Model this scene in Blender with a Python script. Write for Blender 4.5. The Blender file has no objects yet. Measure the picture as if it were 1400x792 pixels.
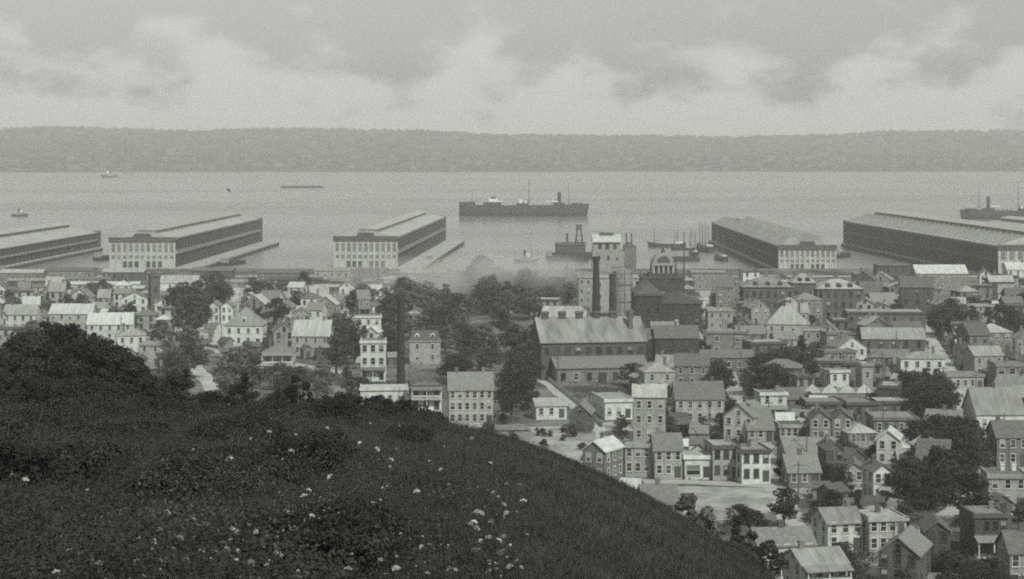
import bpy, math, random
from mathutils import Vector
R = math.radians
rnd = random.Random(11)
scene = bpy.context.scene

# ------------------------------------------------------------------ camera, sky, sun, exposure
F, CX, HY, CAMZ = 2720.0, 700.0, 200.0, 70.0          # photo pixels
cam = bpy.data.cameras.new('camera')
cam.sensor_width = 36.0
cam.lens = F / 1400.0 * 36.0
cam.shift_y = -(396.0 - HY) / 1400.0
cam.clip_start = 0.5
cam.clip_end = 60000
camera = bpy.data.objects.new('camera', cam)
camera.location = (0, 0, CAMZ)
camera.rotation_euler = (R(90), 0, 0)
scene.collection.objects.link(camera)
scene.camera = camera

SUN_EL, SUN_AZ = 43.0, 28.0        # azimuth: degrees from straight behind the camera, towards +x
world = bpy.data.worlds.new('World')
scene.world = world
world.use_nodes = True
wn, wl = world.node_tree.nodes, world.node_tree.links
wn.clear()
def wnode(t, **k):
    n = wn.new(t)
    for a, v in k.items(): setattr(n, a, v)
    return n
sky = wnode('ShaderNodeTexSky', sky_type='NISHITA')
sky.sun_disc = False
sky.sun_elevation = R(SUN_EL)
sky.sun_rotation = R(180 - SUN_AZ)
sky.air_density = 1.0; sky.dust_density = 2.0; sky.ozone_density = 1.0
hs = wnode('ShaderNodeHueSaturation'); hs.inputs['Saturation'].default_value = 0.0
wl.new(sky.outputs[0], hs.inputs['Color'])
tc = wnode('ShaderNodeTexCoord')
mp = wnode('ShaderNodeMapping'); mp.inputs['Scale'].default_value = (1, 1, 1.9)
wl.new(tc.outputs['Generated'], mp.inputs['Vector'])
nz = wnode('ShaderNodeTexNoise'); nz.inputs['Scale'].default_value = 24; nz.inputs['Detail'].default_value = 9; nz.inputs['Roughness'].default_value = 0.52
wl.new(mp.outputs[0], nz.inputs['Vector'])
cr = wnode('ShaderNodeValToRGB')
cr.color_ramp.interpolation = 'EASE'
cr.color_ramp.elements[0].position = 0.44; cr.color_ramp.elements[0].color = (0, 0, 0, 1)
cr.color_ramp.elements[1].position = 0.70; cr.color_ramp.elements[1].color = (1, 1, 1, 1)
sxw = wnode('ShaderNodeSeparateXYZ'); wl.new(tc.outputs['Generated'], sxw.inputs[0])
lowr = wnode('ShaderNodeMapRange'); lowr.inputs['From Min'].default_value = 0.012; lowr.inputs['From Max'].default_value = 0.085   # cloud banks stack up towards the horizon
lowr.inputs['To Min'].default_value = 0.24; lowr.inputs['To Max'].default_value = -0.20
wl.new(sxw.outputs['Z'], lowr.inputs['Value'])
cadd = wnode('ShaderNodeMath', operation='ADD'); wl.new(nz.outputs['Fac'], cadd.inputs[0]); wl.new(lowr.outputs[0], cadd.inputs[1])
wl.new(cadd.outputs[0], cr.inputs[0])
fac = wnode('ShaderNodeMath', operation='MULTIPLY'); fac.inputs[1].default_value = 0.62
mnf = wnode('ShaderNodeMapRange'); mnf.inputs['To Min'].default_value = .25; mnf.inputs['To Max'].default_value = 1.3
wl.new(cr.outputs[0], mnf.inputs['Value']); wl.new(mnf.outputs[0], fac.inputs[0])
cm = wnode('ShaderNodeMix', data_type='RGBA')
cm.inputs['B'].default_value = (6.9, 6.9, 6.9, 1)
wl.new(fac.outputs[0], cm.inputs['Factor']); wl.new(hs.outputs[0], cm.inputs['A'])
tint = wnode('ShaderNodeMix', data_type='RGBA', blend_type='MULTIPLY')
tint.inputs['Factor'].default_value = 1.0
tint.inputs['B'].default_value = (0.985, 1.0, 0.955, 1)
wl.new(cm.outputs['Result'], tint.inputs['A'])
bg = wnode('ShaderNodeBackground'); bg.inputs['Strength'].default_value = 0.113
wl.new(tint.outputs['Result'], bg.inputs['Color'])
wo = wnode('ShaderNodeOutputWorld')
wl.new(bg.outputs[0], wo.inputs['Surface'])

sl = bpy.data.lights.new('sun', 'SUN')
sl.energy = 4.2; sl.angle = R(0.9); sl.color = (1.0, 0.995, 0.955)
sun = bpy.data.objects.new('sun', sl)
sdir = Vector((math.sin(R(SUN_AZ)) * math.cos(R(SUN_EL)), -math.cos(R(SUN_AZ)) * math.cos(R(SUN_EL)), math.sin(R(SUN_EL))))
sun.rotation_euler = sdir.to_track_quat('Z', 'Y').to_euler()
sun.location = (0, -20, 120)
scene.collection.objects.link(sun)

vs = scene.view_settings
vs.view_transform = 'Standard'; vs.look = 'None'; vs.gamma = 1.0; vs.exposure = -0.22; vs.use_curve_mapping = False
scene.render.engine = 'CYCLES'
cy = scene.cycles
cy.use_denoising = False
cy.max_bounces = 6; cy.diffuse_bounces = 2; cy.glossy_bounces = 2; cy.transparent_max_bounces = 4; cy.volume_bounces = 0
cy.filter_width = 2.0
cy.use_adaptive_sampling = True; cy.adaptive_threshold = 0.035; cy.adaptive_min_samples = 40

# ------------------------------------------------------------------ helpers
COL = scene.collection
def G(g, t=1.0):
    return (g * (1 - .05 * t), g, g * (1 - .085 * t), 1)

def mat(name, g, var=.25, scale=3.0, rough=.85, spec=.2, objvar=.25, stripe=None, streak=None, bump=0.0, g2=None, coord='Object'):
    """grey procedural material: base tone g, noise variation, per-object variation, optional stripes (axis, spacing m, depth)"""
    m = bpy.data.materials.new(name); m.use_nodes = True
    n, l = m.node_tree.nodes, m.node_tree.links
    b = n['Principled BSDF']
    b.inputs['Roughness'].default_value = rough
    b.inputs['Specular IOR Level'].default_value = spec
    co = n.new('ShaderNodeTexCoord')
    mpn = n.new('ShaderNodeMapping'); l.new(co.outputs[coord], mpn.inputs[0])
    if streak: mpn.inputs['Scale'].default_value = streak
    no = n.new('ShaderNodeTexNoise'); no.inputs['Scale'].default_value = scale; no.inputs['Detail'].default_value = 6; no.inputs['Roughness'].default_value = .65
    l.new(mpn.outputs[0], no.inputs['Vector'])
    rp = n.new('ShaderNodeValToRGB')
    lo, hi = (g * (1 - var), g * (1 + var)) if g2 is None else (g, g2)
    rp.color_ramp.elements[0].position = .32; rp.color_ramp.elements[0].color = G(lo)
    rp.color_ramp.elements[1].position = .68; rp.color_ramp.elements[1].color = G(hi)
    l.new(no.outputs['Fac'], rp.inputs[0])
    out = rp.outputs[0]
    if objvar:
        oi = n.new('ShaderNodeObjectInfo')
        mr = n.new('ShaderNodeMapRange'); mr.inputs['To Min'].default_value = 1 - objvar; mr.inputs['To Max'].default_value = 1 + objvar
        l.new(oi.outputs['Random'], mr.inputs['Value'])
        mx = n.new('ShaderNodeVectorMath'); mx.operation = 'SCALE'
        l.new(out, mx.inputs[0]); l.new(mr.outputs[0], mx.inputs['Scale'])
        out = mx.outputs[0]
    if stripe:
        ax, sp, dep = stripe
        sx = n.new('ShaderNodeSeparateXYZ'); l.new(co.outputs[coord], sx.inputs[0])
        md = n.new('ShaderNodeMath'); md.operation = 'MULTIPLY'; md.inputs[1].default_value = 1 / sp
        l.new(sx.outputs[ax], md.inputs[0])
        fr = n.new('ShaderNodeMath'); fr.operation = 'FRACT'; l.new(md.outputs[0], fr.inputs[0])
        gt = n.new('ShaderNodeMath'); gt.operation = 'GREATER_THAN'; gt.inputs[1].default_value = .8
        l.new(fr.outputs[0], gt.inputs[0])
        m2 = n.new('ShaderNodeMapRange'); m2.inputs['To Min'].default_value = 1; m2.inputs['To Max'].default_value = 1 - dep
        l.new(gt.outputs[0], m2.inputs['Value'])
        mx = n.new('ShaderNodeVectorMath'); mx.operation = 'SCALE'
        l.new(out, mx.inputs[0]); l.new(m2.outputs[0], mx.inputs['Scale'])
        out = mx.outputs[0]
    l.new(out, b.inputs['Base Color'])
    if bump:
        bp = n.new('ShaderNodeBump'); bp.inputs['Strength'].default_value = bump; bp.inputs['Distance'].default_value = .1
        l.new(no.outputs['Fac'], bp.inputs['Height']); l.new(bp.outputs[0], b.inputs['Normal'])
    return m

def leafmat(name, g, objvar=.3, trans=.25):
    m = bpy.data.materials.new(name); m.use_nodes = True
    n, l = m.node_tree.nodes, m.node_tree.links
    b = n['Principled BSDF']; out = n['Material Output']
    b.inputs['Roughness'].default_value = .7; b.inputs['Specular IOR Level'].default_value = .15
    co = n.new('ShaderNodeTexCoord'); no = n.new('ShaderNodeTexNoise'); no.inputs['Scale'].default_value = .8; no.inputs['Detail'].default_value = 4
    l.new(co.outputs['Object'], no.inputs['Vector'])
    rp = n.new('ShaderNodeValToRGB')
    rp.color_ramp.elements[0].position = .3; rp.color_ramp.elements[0].color = G(g * .6)
    rp.color_ramp.elements[1].position = .7; rp.color_ramp.elements[1].color = G(g * 1.45)
    l.new(no.outputs['Fac'], rp.inputs[0])
    oi = n.new('ShaderNodeObjectInfo'); mr = n.new('ShaderNodeMapRange')
    mr.inputs['To Min'].default_value = 1 - objvar; mr.inputs['To Max'].default_value = 1 + objvar
    l.new(oi.outputs['Random'], mr.inputs['Value'])
    mx = n.new('ShaderNodeVectorMath'); mx.operation = 'SCALE'
    l.new(rp.outputs[0], mx.inputs[0]); l.new(mr.outputs[0], mx.inputs['Scale'])
    l.new(mx.outputs[0], b.inputs['Base Color'])
    tr = n.new('ShaderNodeBsdfTranslucent'); l.new(mx.outputs[0], tr.inputs['Color'])
    ms = n.new('ShaderNodeMixShader'); ms.inputs[0].default_value = trans
    l.new(b.outputs[0], ms.inputs[1]); l.new(tr.outputs[0], ms.inputs[2]); l.new(ms.outputs[0], out.inputs['Surface'])
    return m

M = {}
M['white'] = mat('white_clapboard', .46, .22, .7, stripe=('Z', .32, .14), objvar=.14)
M['pale'] = mat('pale_clapboard', .27, .25, .7, stripe=('Z', .32, .14), objvar=.2)
M['grey'] = mat('grey_clapboard', .16, .28, .7, stripe=('Z', .32, .14), objvar=.25)
M['dark'] = mat('dark_shingle_wall', .085, .25, 1.5, objvar=.3)
M['brick'] = mat('dark_brick', .075, .25, 1.0, stripe=('Z', .25, .12), objvar=.25)
M['soot'] = mat('sooty_brick', .042, .3, .6, objvar=.25)
M['brickp'] = mat('pale_brick', .3, .15, .8, stripe=('Z', .25, .08), objvar=.1)
M['r_pale'] = mat('pale_tin_roof', .26, .28, .8, streak=(1, .25, .25), objvar=.3, stripe=('X', .7, .12), rough=.6)
M['r_mid'] = mat('weathered_shingle_roof', .15, .25, 1.6, objvar=.3, stripe=('Y', .45, .12))
M['r_dark'] = mat('dark_slate_roof', .09, .3, 1.6, objvar=.3, stripe=('Y', .45, .12))
M['r_white'] = mat('bright_tin_roof', .43, .25, .8, streak=(1, .3, .3), objvar=.12, stripe=('X', .7, .1), rough=.55)
M['r_fact'] = mat('sooty_tin_roof', .21, .4, .35, streak=(1, .25, .25), objvar=0, stripe=('X', .9, .15))
M['trim'] = mat('white_trim', .42, .1, 2, objvar=.1)
M['trimd'] = mat('dark_trim', .07, .2, 2, objvar=.2)
M['glass'] = mat('dark_window_glass', .035, .2, 2, rough=.25, spec=.5, objvar=.85)
M['blind'] = mat('window_blind', .22, .2, 2, objvar=.5)
M['door'] = mat('dark_door', .06, .2, 2, objvar=.3)
M['chim'] = mat('chimney_brick', .12, .3, 2, objvar=.4)
M['bark'] = mat('bark', .07, .3, 3, objvar=.2)
M['leaf'] = leafmat('tree_leaves', .060)
M['leafl'] = leafmat('pale_tree_leaves', .11)
M['leafd'] = leafmat('dark_tree_leaves', .036)
M['ftree'] = leafmat('hillside_tree_leaves', .034, .25)
M['fleaf'] = leafmat('foreground_leaves', .042, .25)
M['grass'] = leafmat('hill_grass', .040, 0, .2)
M['flower'] = mat('white_petals', .34, .2, 30, objvar=.65)
M['stem'] = mat('weed_stem', .06, .2, 8, objvar=.2)
M['pole'] = mat('pole_wood', .08, .3, 4, objvar=.2)
M['stack'] = mat('sooty_stack_brick', .028, .3, 1.2, objvar=.15, stripe=('Z', .6, .15))
M['hull'] = mat('black_hull', .035, .3, .15, objvar=.2, rough=.5)
M['ship_white'] = mat('ship_white', .6, .12, .5, objvar=.1)
M['ship_buff'] = mat('ship_deck_buff', .25, .2, .5, objvar=.1)
M['deck'] = mat('wharf_planks', .34, .2, .12, objvar=.1)
M['timber'] = mat('dark_wharf_timber', .05, .3, .4, objvar=.1)
M['pier_wall'] = mat('dark_painted_shed_wall', .075, .25, .25, objvar=.1)
M['pier_door'] = mat('cargo_door', .04, .25, .4, objvar=.25)
M['pier_gal'] = mat('pale_gallery', .2, .15, .3, objvar=.1)
M['pier_glass'] = mat('hazed_pier_glass', .13, .3, .2, objvar=.3)  # lighter glass tone stands in for distance haze on the pier fronts
M['pier_front'] = mat('pale_stucco_front', .36, .12, .25, objvar=.1)
M['pier_roof'] = mat('gravel_pier_roof', .33, .2, .12, objvar=.1)
M['pier_roof2'] = mat('grey_pier_roof', .22, .2, .12, objvar=.1)
M['iron'] = mat('gasholder_iron', .22, .25, .6, objvar=.1, stripe=('Z', 1.6, .25), rough=.6)
M['road'] = mat('pale_dirt_road', .36, .2, .15, objvar=.12)
M['lot'] = mat('bare_pale_earth', .27, .45, .16, objvar=0, bump=.2)
M['yard'] = mat('grass_lot', .11, .35, .1, objvar=0)
M['rail'] = mat('rail_bed', .16, .3, .15, objvar=.1)
M['far'] = mat('far_wooded_shore', .03, .65, .005, objvar=0)
M['farb'] = mat('far_buildings', .11, .4, .01, objvar=0)
M['quay'] = mat('quay_stone', .14, .25, .3, objvar=0)

class MB:
    def __init__(s): s.v, s.f, s.m = [], [], []
    def add(s, vs, fs, mi=0):
        o = len(s.v); s.v += [tuple(q) for q in vs]; s.f += [tuple(i + o for i in f) for f in fs]; s.m += [mi] * len(fs); return s
    def box(s, x0, x1, y0, y1, z0, z1, mi=0):
        return s.add([(x0, y0, z0), (x1, y0, z0), (x1, y1, z0), (x0, y1, z0), (x0, y0, z1), (x1, y0, z1), (x1, y1, z1), (x0, y1, z1)],
                     [(0, 3, 2, 1), (4, 5, 6, 7), (0, 1, 5, 4), (1, 2, 6, 5), (2, 3, 7, 6), (3, 0, 4, 7)], mi)
    def prism(s, pts, axis, a, b, mi=0):
        """extrude polygon pts along axis 'x','y' or 'z' from a to b"""
        n = len(pts)
        def mk(p, t): return {'x': (t, p[0], p[1]), 'y': (p[0], t, p[1]), 'z': (p[0], p[1], t)}[axis]
        vs = [mk(p, a) for p in pts] + [mk(p, b) for p in pts]
        fs = [tuple(range(n))[::-1], tuple(range(n, 2 * n))] + [(i, (i + 1) % n, n + (i + 1) % n, n + i) for i in range(n)]
        return s.add(vs, fs, mi)
    def cyl(s, x, y, z0, z1, r0, r1=None, n=10, mi=0):
        r1 = r0 if r1 is None else r1
        vs = [(x + r0 * math.cos(2 * math.pi * i / n), y + r0 * math.sin(2 * math.pi * i / n), z0) for i in range(n)]
        vs += [(x + r1 * math.cos(2 * math.pi * i / n), y + r1 * math.sin(2 * math.pi * i / n), z1) for i in range(n)]
        return s.add(vs, [tuple(range(n))[::-1], tuple(range(n, 2 * n))] + [(i, (i + 1) % n, n + (i + 1) % n, n + i) for i in range(n)], mi)
    def rod(s, p, q, r0, r1=None, n=5, mi=0):
        p, q = Vector(p), Vector(q); r1 = r0 if r1 is None else r1
        d = (q - p).normalized(); a = d.orthogonal().normalized(); b = d.cross(a)
        vs = [p + (a * math.cos(2 * math.pi * i / n) + b * math.sin(2 * math.pi * i / n)) * r0 for i in range(n)]
        vs += [q + (a * math.cos(2 * math.pi * i / n) + b * math.sin(2 * math.pi * i / n)) * r1 for i in range(n)]
        return s.add(vs, [tuple(range(n))[::-1], tuple(range(n, 2 * n))] + [(i, (i + 1) % n, n + (i + 1) % n, n + i) for i in range(n)], mi)
    def mesh(s, name, mats):
        me = bpy.data.meshes.new(name); me.from_pydata(s.v, [], s.f)
        for m in (mats if isinstance(mats, (list, tuple)) else [mats]): me.materials.append(m)
        if any(s.m): me.polygons.foreach_set('material_index', s.m)
        me.update(); return me
    def build(s, name, mats, parent=None, loc=None, rz=0):
        return link(name, s.mesh(name, mats), parent, loc, rz)

def link(name, data, parent=None, loc=None, rz=0):
    o = bpy.data.objects.new(name, data); COL.objects.link(o)
    if parent: o.parent = parent
    if loc is not None: o.location = loc
    if rz: o.rotation_euler = (0, 0, rz)
    return o
def tag(o, label=None, cat=None, group=None, kind=None):
    if label: o['label'] = label
    if cat: o['category'] = cat
    if group: o['group'] = group
    if kind: o['kind'] = kind
    return o
def thing(name, label, cat, loc, rz=0, group=None):
    return tag(link(name, None, None, loc, rz), label, cat, group)
def P(x, y, z=3.0):
    D = F * (CAMZ - z) / (y - HY)
    return ((x - CX) / F * D, D)
def mpp(y, z=3.0):
    return (CAMZ - z) / (y - HY)
def pix(X, Y, Z): return (CX + F * X / Y, HY + F * (CAMZ - Z) / Y)

# ------------------------------------------------------------------ terrain
A_, B_ = .0634, 2.66e-4
def hill(x, y):
    z = CAMZ - 4.5 - A_ * y - (B_ * y * y if y > 0 else 0)
    w = 5.6
    z -= .55 * (x if x > 60 else w * math.log(1 + math.exp(x / w)))
    if x > 0: z -= .0051 * x * x
    if x < -45: z -= .02 * (-45 - x)
    z += .16 * math.sin(x * .55 + y * .13) * math.sin(y * .21 + 1) + .25 * math.sin(x * .13 + 2) * math.sin(y * .07)
    return z
def ground(x, y):
    h = hill(x, y)
    k = 4.0
    t = (h - 3.0) / k
    if t > 12: return h
    if t < -12: return 3.0
    return 3.0 + k * math.log(1 + math.exp(t)) - 0.0
def lines(a, b, seq):
    out = [a]
    while out[-1] < b:
        step = next(s for lim, s in seq if out[-1] < lim)
        out.append(out[-1] + step)
    return out
xs = lines(-1600, 1600, [(-300, 100), (-80, 8), (-46, 3.0), (40, 1.2), (80, 3.0), (300, 8), (9999, 100)])
ys = lines(-260, 1078, [(-20, 20), (0, 4), (170, 1.6), (260, 5), (420, 8), (9999, 30)])
ys = [q for q in ys if q < 1070] + [1082.0]
mb = MB(); nx = len(xs)
for y in ys:
    for x in xs: mb.v.append((x, y, ground(x, y)))
for j in range(len(ys) - 1):
    for i in range(nx - 1):
        mb.f.append((j * nx + i, j * nx + i + 1, (j + 1) * nx + i + 1, (j + 1) * nx + i)); mb.m.append(0)
gm = bpy.data.materials.new('ground_earth_and_grass'); gm.use_nodes = True
n, l = gm.node_tree.nodes, gm.node_tree.links
b = n['Principled BSDF']; b.inputs['Roughness'].default_value = .95; b.inputs['Specular IOR Level'].default_value = .1
co = n.new('ShaderNodeTexCoord')
n1 = n.new('ShaderNodeTexNoise'); n1.inputs['Scale'].default_value = .045; n1.inputs['Detail'].default_value = 8; n1.inputs['Roughness'].default_value = .7
n2 = n.new('ShaderNodeTexNoise'); n2.inputs['Scale'].default_value = 1.2; n2.inputs['Detail'].default_value = 6
l.new(co.outputs['Object'], n1.inputs['Vector']); l.new(co.outputs['Object'], n2.inputs['Vector'])
r1 = n.new('ShaderNodeValToRGB')
r1.color_ramp.elements[0].position = .42; r1.color_ramp.elements[0].color = G(.05)
r1.color_ramp.elements[1].position = .60; r1.color_ramp.elements[1].color = G(.19)
l.new(n1.outputs['Fac'], r1.inputs[0])
r2 = n.new('ShaderNodeValToRGB')
r2.color_ramp.elements[0].color = G(.025); r2.color_ramp.elements[1].color = G(.065)
l.new(n2.outputs['Fac'], r2.inputs[0])
sx = n.new('ShaderNodeSeparateXYZ'); l.new(co.outputs['Object'], sx.inputs[0])
mr = n.new('ShaderNodeMapRange'); mr.inputs['From Min'].default_value = 8; mr.inputs['From Max'].default_value = 16
l.new(sx.outputs['Z'], mr.inputs['Value'])
mx = n.new('ShaderNodeMix'); mx.data_type = 'RGBA'
l.new(mr.outputs[0], mx.inputs['Factor']); l.new(r1.outputs[0], mx.inputs['A']); l.new(r2.outputs[0], mx.inputs['B'])
l.new(mx.outputs['Result'], b.inputs['Base Color'])
g_ob = mb.build('ground', gm)
for p in g_ob.data.polygons: p.use_smooth = True
tag(g_ob, 'dark grassy hill sloping down to the flat pale earth of the town', kind='structure')
tag(MB().box(-1600, 1600, 1081.5, 1083, -4, 3.35).build('quay_wall', M['quay']), 'long stone quay wall along the shore of the town', 'wall')

wm = bpy.data.materials.new('bay_water'); wm.use_nodes = True
n, l = wm.node_tree.nodes, wm.node_tree.links
b = n['Principled BSDF']; b.inputs['Base Color'].default_value = G(.17); b.inputs['Roughness'].default_value = .22; b.inputs['IOR'].default_value = 1.33
co = n.new('ShaderNodeTexCoord'); mpn = n.new('ShaderNodeMapping'); mpn.inputs['Scale'].default_value = (.8, 1, 1)
l.new(co.outputs['Object'], mpn.inputs[0])
no = n.new('ShaderNodeTexNoise'); no.inputs['Scale'].default_value = .16; no.inputs['Detail'].default_value = 5; no.inputs['Roughness'].default_value = .6
l.new(mpn.outputs[0], no.inputs['Vector'])
bp = n.new('ShaderNodeBump'); bp.inputs['Strength'].default_value = .35; bp.inputs['Distance'].default_value = .8
l.new(no.outputs['Fac'], bp.inputs['Height']); l.new(bp.outputs[0], b.inputs['Normal'])
n3 = n.new('ShaderNodeTexNoise'); n3.inputs['Scale'].default_value = .0025; n3.inputs['Detail'].default_value = 5
mp3 = n.new('ShaderNodeMapping'); mp3.inputs['Scale'].default_value = (.4, 1.2, 1); l.new(co.outputs['Object'], mp3.inputs[0]); l.new(mp3.outputs[0], n3.inputs['Vector'])
mr = n.new('ShaderNodeMapRange'); mr.inputs['From Min'].default_value = .35; mr.inputs['From Max'].default_value = .65; mr.inputs['To Min'].default_value = .14; mr.inputs['To Max'].default_value = .30
l.new(n3.outputs['Fac'], mr.inputs['Value']); l.new(mr.outputs[0], b.inputs['Roughness'])
tag(MB().add([(-5500, 1082.5, 0), (5500, 1082.5, 0), (5500, 9400, 0), (-5500, 9400, 0)], [(0, 1, 2, 3)]).build('water', wm), 'wide calm grey bay', kind='structure')

# far shore: a long low ridge across the bay
def shore_y(x): return 5440 + 60 * math.sin(x * .0013) + 25 * math.sin(x * .006)
def ridge(x):   # silhouette height: lower in the middle, higher to both sides
    px = CX + F * x / 7200
    pts = [(-600, 177), (0, 179), (80, 176), (250, 181), (400, 178), (560, 181), (700, 187), (900, 188), (1000, 190), (1120, 187), (1230, 182), (1400, 181), (2000, 184)]
    for (a, ya), (c, yc) in zip(pts, pts[1:]):
        if a <= px <= c:
            t = (px - a) / (c - a); t = t * t * (3 - 2 * t)
            yy = ya + (yc - ya) * t; break
    else: yy = 182
    return CAMZ + (HY - yy) * 7200 / F
fx = [-4200 + 60 * i for i in range(141)]
fy = [(0, 0), (15, 4), (300, .22), (700, .45), (1100, .72), (1760, 1.0), (2300, .9), (3200, .6)]
mb = MB(); rr = random.Random(5)
for k, (dy, hfac) in enumerate(fy):
    for x in fx:
        base = 0 if k == 0 else (4 if k == 1 else ridge(x) * hfac)
        mb.v.append((x, shore_y(x) + dy, base - (1 if k == 0 else 0) + (rr.uniform(-3, 3) * (k > 1))))
for j in range(len(fy) - 1):
    for i in range(len(fx) - 1):
        q = len(fx); mb.f.append((j * q + i, j * q + i + 1, (j + 1) * q + i + 1, (j + 1) * q + i)); mb.m.append(0)
fo = mb.build('far_hills', M['far'])
for p in fo.data.polygons: p.use_smooth = True
tag(fo, 'long low wooded ridge on the far side of the bay', kind='structure')
def far_h(x, dy):
    for (a, ha), (c, hc) in zip(fy[1:], fy[2:]):
        if a <= dy <= c:
            va = 4 if a == 15 else ridge(x) * ha; vc = ridge(x) * hc
            return va + (vc - va) * (dy - a) / (c - a)
    return 4
mb = MB(); mb2 = MB()
for i in range(5200):
    x = rr.uniform(-2600, 2600); dy = rr.choice([rr.uniform(16, 500), rr.uniform(16, 1900), rr.uniform(1500, 1900)])
    z = far_h(x, dy); y = shore_y(x) + dy
    if rr.random() < .75:
        r = rr.uniform(6, 15); h = rr.uniform(7, 15)
        ring = [(x + r * math.cos(a) * rr.uniform(.7, 1.2), y + r * math.sin(a), z + h * rr.uniform(.35, .6)) for a in [i * 1.0472 for i in range(6)]]
        mb.add([(x, y, z - 3)] + ring + [(x + rr.uniform(-2, 2), y, z + h)], [(0, 1 + (j + 1) % 6, 1 + j) for j in range(6)] + [(7, 1 + j, 1 + (j + 1) % 6) for j in range(6)])
    else:
        w, d, h = rr.uniform(5, 16), rr.uniform(5, 12), rr.uniform(5, 13)
        mb2.prism([(x - w, z - 4), (x + w, z - 4), (x + w, z + h * .7), (x, z + h), (x - w, z + h * .7)], 'y', y - d, y + d)
tag(mb.build('far_woods', M['far']), 'far-off mass of trees over the ridge across the bay', 'trees', kind='stuff')
tag(mb2.build('far_town', M['farb']), 'far-off mass of small buildings along the shore across the bay', 'buildings', kind='stuff')
for i, (px, h) in enumerate([(172, 86), (180, 74)]):
    x, y = (px - CX) / F * 5560, 5560
    t = thing('far_chimney', ['tall faint smokestack on the far shore, the higher of the pair', 'faint smokestack on the far shore, the lower of the pair'][i], 'smokestack', (x, y, 2), group='smokestacks on the far shore')
    MB().cyl(0, 0, 0, h, 4.5, 3, 10).build('shaft', M['stack'], t)
    MB().cyl(0, 0, h + .05, h + 3, 4, 4, 10).build('rim', M['stack'], t)

# ------------------------------------------------------------------ roads and lots
def ribbon(name, pts, w, m, label, z=.05):
    c = [Vector((*P(*p), 0)) for p in pts]; mb = MB()
    # subdivide so the ribbon follows the ground
    d = []
    for a, q in zip(c, c[1:]):
        k = max(1, int((q - a).length / 5))
        d += [a.lerp(q, i / k) for i in range(k)]
    d.append(c[-1])
    for i, p in enumerate(d):
        t = (d[min(i + 1, len(d) - 1)] - d[max(i - 1, 0)]).normalized(); s = Vector((-t.y, t.x, 0)) * w / 2
        for q in (p - s * rnd.uniform(.8, 1.2), p + s * rnd.uniform(.8, 1.2)): mb.v.append((q.x, q.y, ground(q.x, q.y) + z))
    for i in range(len(d) - 1): mb.f.append((2 * i, 2 * i + 1, 2 * i + 3, 2 * i + 2)); mb.m.append(0)
    return tag(mb.build(name, m), label, kind='structure')
ROADS = []
def road(pts, w, m='road', label='pale dirt street', z=.05, name='road'):
    ribbon(name, pts, w, M[m], label, z); ROADS.append(([P(*p) for p in pts], w))
def lot(pts, m, label, z=.03):
    mb = MB(); q = [P(*p) for p in pts]
    mb.add([(x, y, ground(x, y) + z) for x, y in q], [tuple(range(len(q)))])
    tag(mb.build('lot', M[m]), label, kind='structure')
lot([(836, 664), (1105, 668), (1110, 676), (1080, 690), (1010, 716), (930, 722), (850, 690)], 'lot', 'bare pale vacant lot in front of the row of frame houses', .03)
lot([(640, 586), (800, 582), (850, 575), (880, 600), (800, 652), (700, 610)], 'lot', 'pale bare yard between the grassy hill and the houses', .03)
lot([(560, 512), (735, 512), (735, 578), (600, 582)], 'yard', 'grass lot round the boarding house', .025)
road([(820, 658), (950, 660), (1100, 667), (1210, 672)], 5, label='pale dirt street in front of the row of frame houses', z=.07)
road([(718, 500), (740, 517), (764, 537), (788, 557), (808, 575), (822, 592), (836, 652)], 3.4, label='pale lane running down past the factory', z=.06)
road([(262, 496), (282, 520), (305, 556), (330, 600)], 4.5, label='bright dirt street among the trees', z=.06)
road([(1400, 640), (1320, 684), (1262, 735), (1180, 800)], 4, label='pale lane by the big dark trees', z=.06)
road([(-200, 378), (700, 378), (1600, 378)], 9, label='pale shore street behind the piers', z=.06)
road([(-200, 390), (700, 390), (1600, 390)], 8, 'rail', 'railway bed along the waterfront', .09)
road([(700, 470), (960, 492), (1500, 500)], 6, label='street behind the brewery quarter', z=.05)
road([(880, 610), (1100, 612), (1330, 600), (1500, 596)], 5, label='street between the gabled houses', z=.055)
road([(-100, 470), (250, 472), (520, 520)], 6, label='street in the tree-shaded quarter', z=.05)
road([(960, 385), (985, 492), (1040, 612), (1110, 790)], 5, label='cross street from the shore to the vacant lot', z=.075)
road([(1225, 385), (1290, 495), (1340, 600), (1400, 690)], 5, label='cross street towards the wide pier', z=.08)
road([(330, 385), (300, 472)], 6, label='cross street from the shore into the trees', z=.085)

# ------------------------------------------------------------------ houses
_win = {}
def win_meshes(w, h):
    k = (round(w, 2), round(h, 2))
    if k not in _win:
        f = MB(); t = .13
        f.box(-w / 2 - t, -w / 2, -.1, 0, -t, h + t); f.box(w / 2, w / 2 + t, -.1, 0, -t, h + t)
        f.box(-w / 2, w / 2, -.1, 0, h, h + t * 1.4); f.box(-w / 2 - .2, w / 2 + .2, -.16, 0, -t * 1.6, -t * .1)
        f.box(-w / 2, w / 2, -.07, 0, h * .47, h * .47 + .08)
        p = MB().add([(-w / 2, -.03, 0), (w / 2, -.03, 0), (w / 2, -.03, h), (-w / 2, -.03, h)], [(0, 1, 2, 3)])
        b2 = MB(); b2.v, b2.f, b2.m = list(p.v), list(p.f), list(p.m); b2.add([(-w / 2, -.04, h * .52), (w / 2, -.04, h * .52), (w / 2, -.04, h), (-w / 2, -.04, h)], [(0, 1, 2, 3)], 1)
        _win[k] = (f.mesh('window', M['trim']), p.mesh('pane', M['glass']), f.mesh('window', M['trimd']), b2.mesh('pane', [M['glass'], M['blind']]))
    return _win[k]
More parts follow.
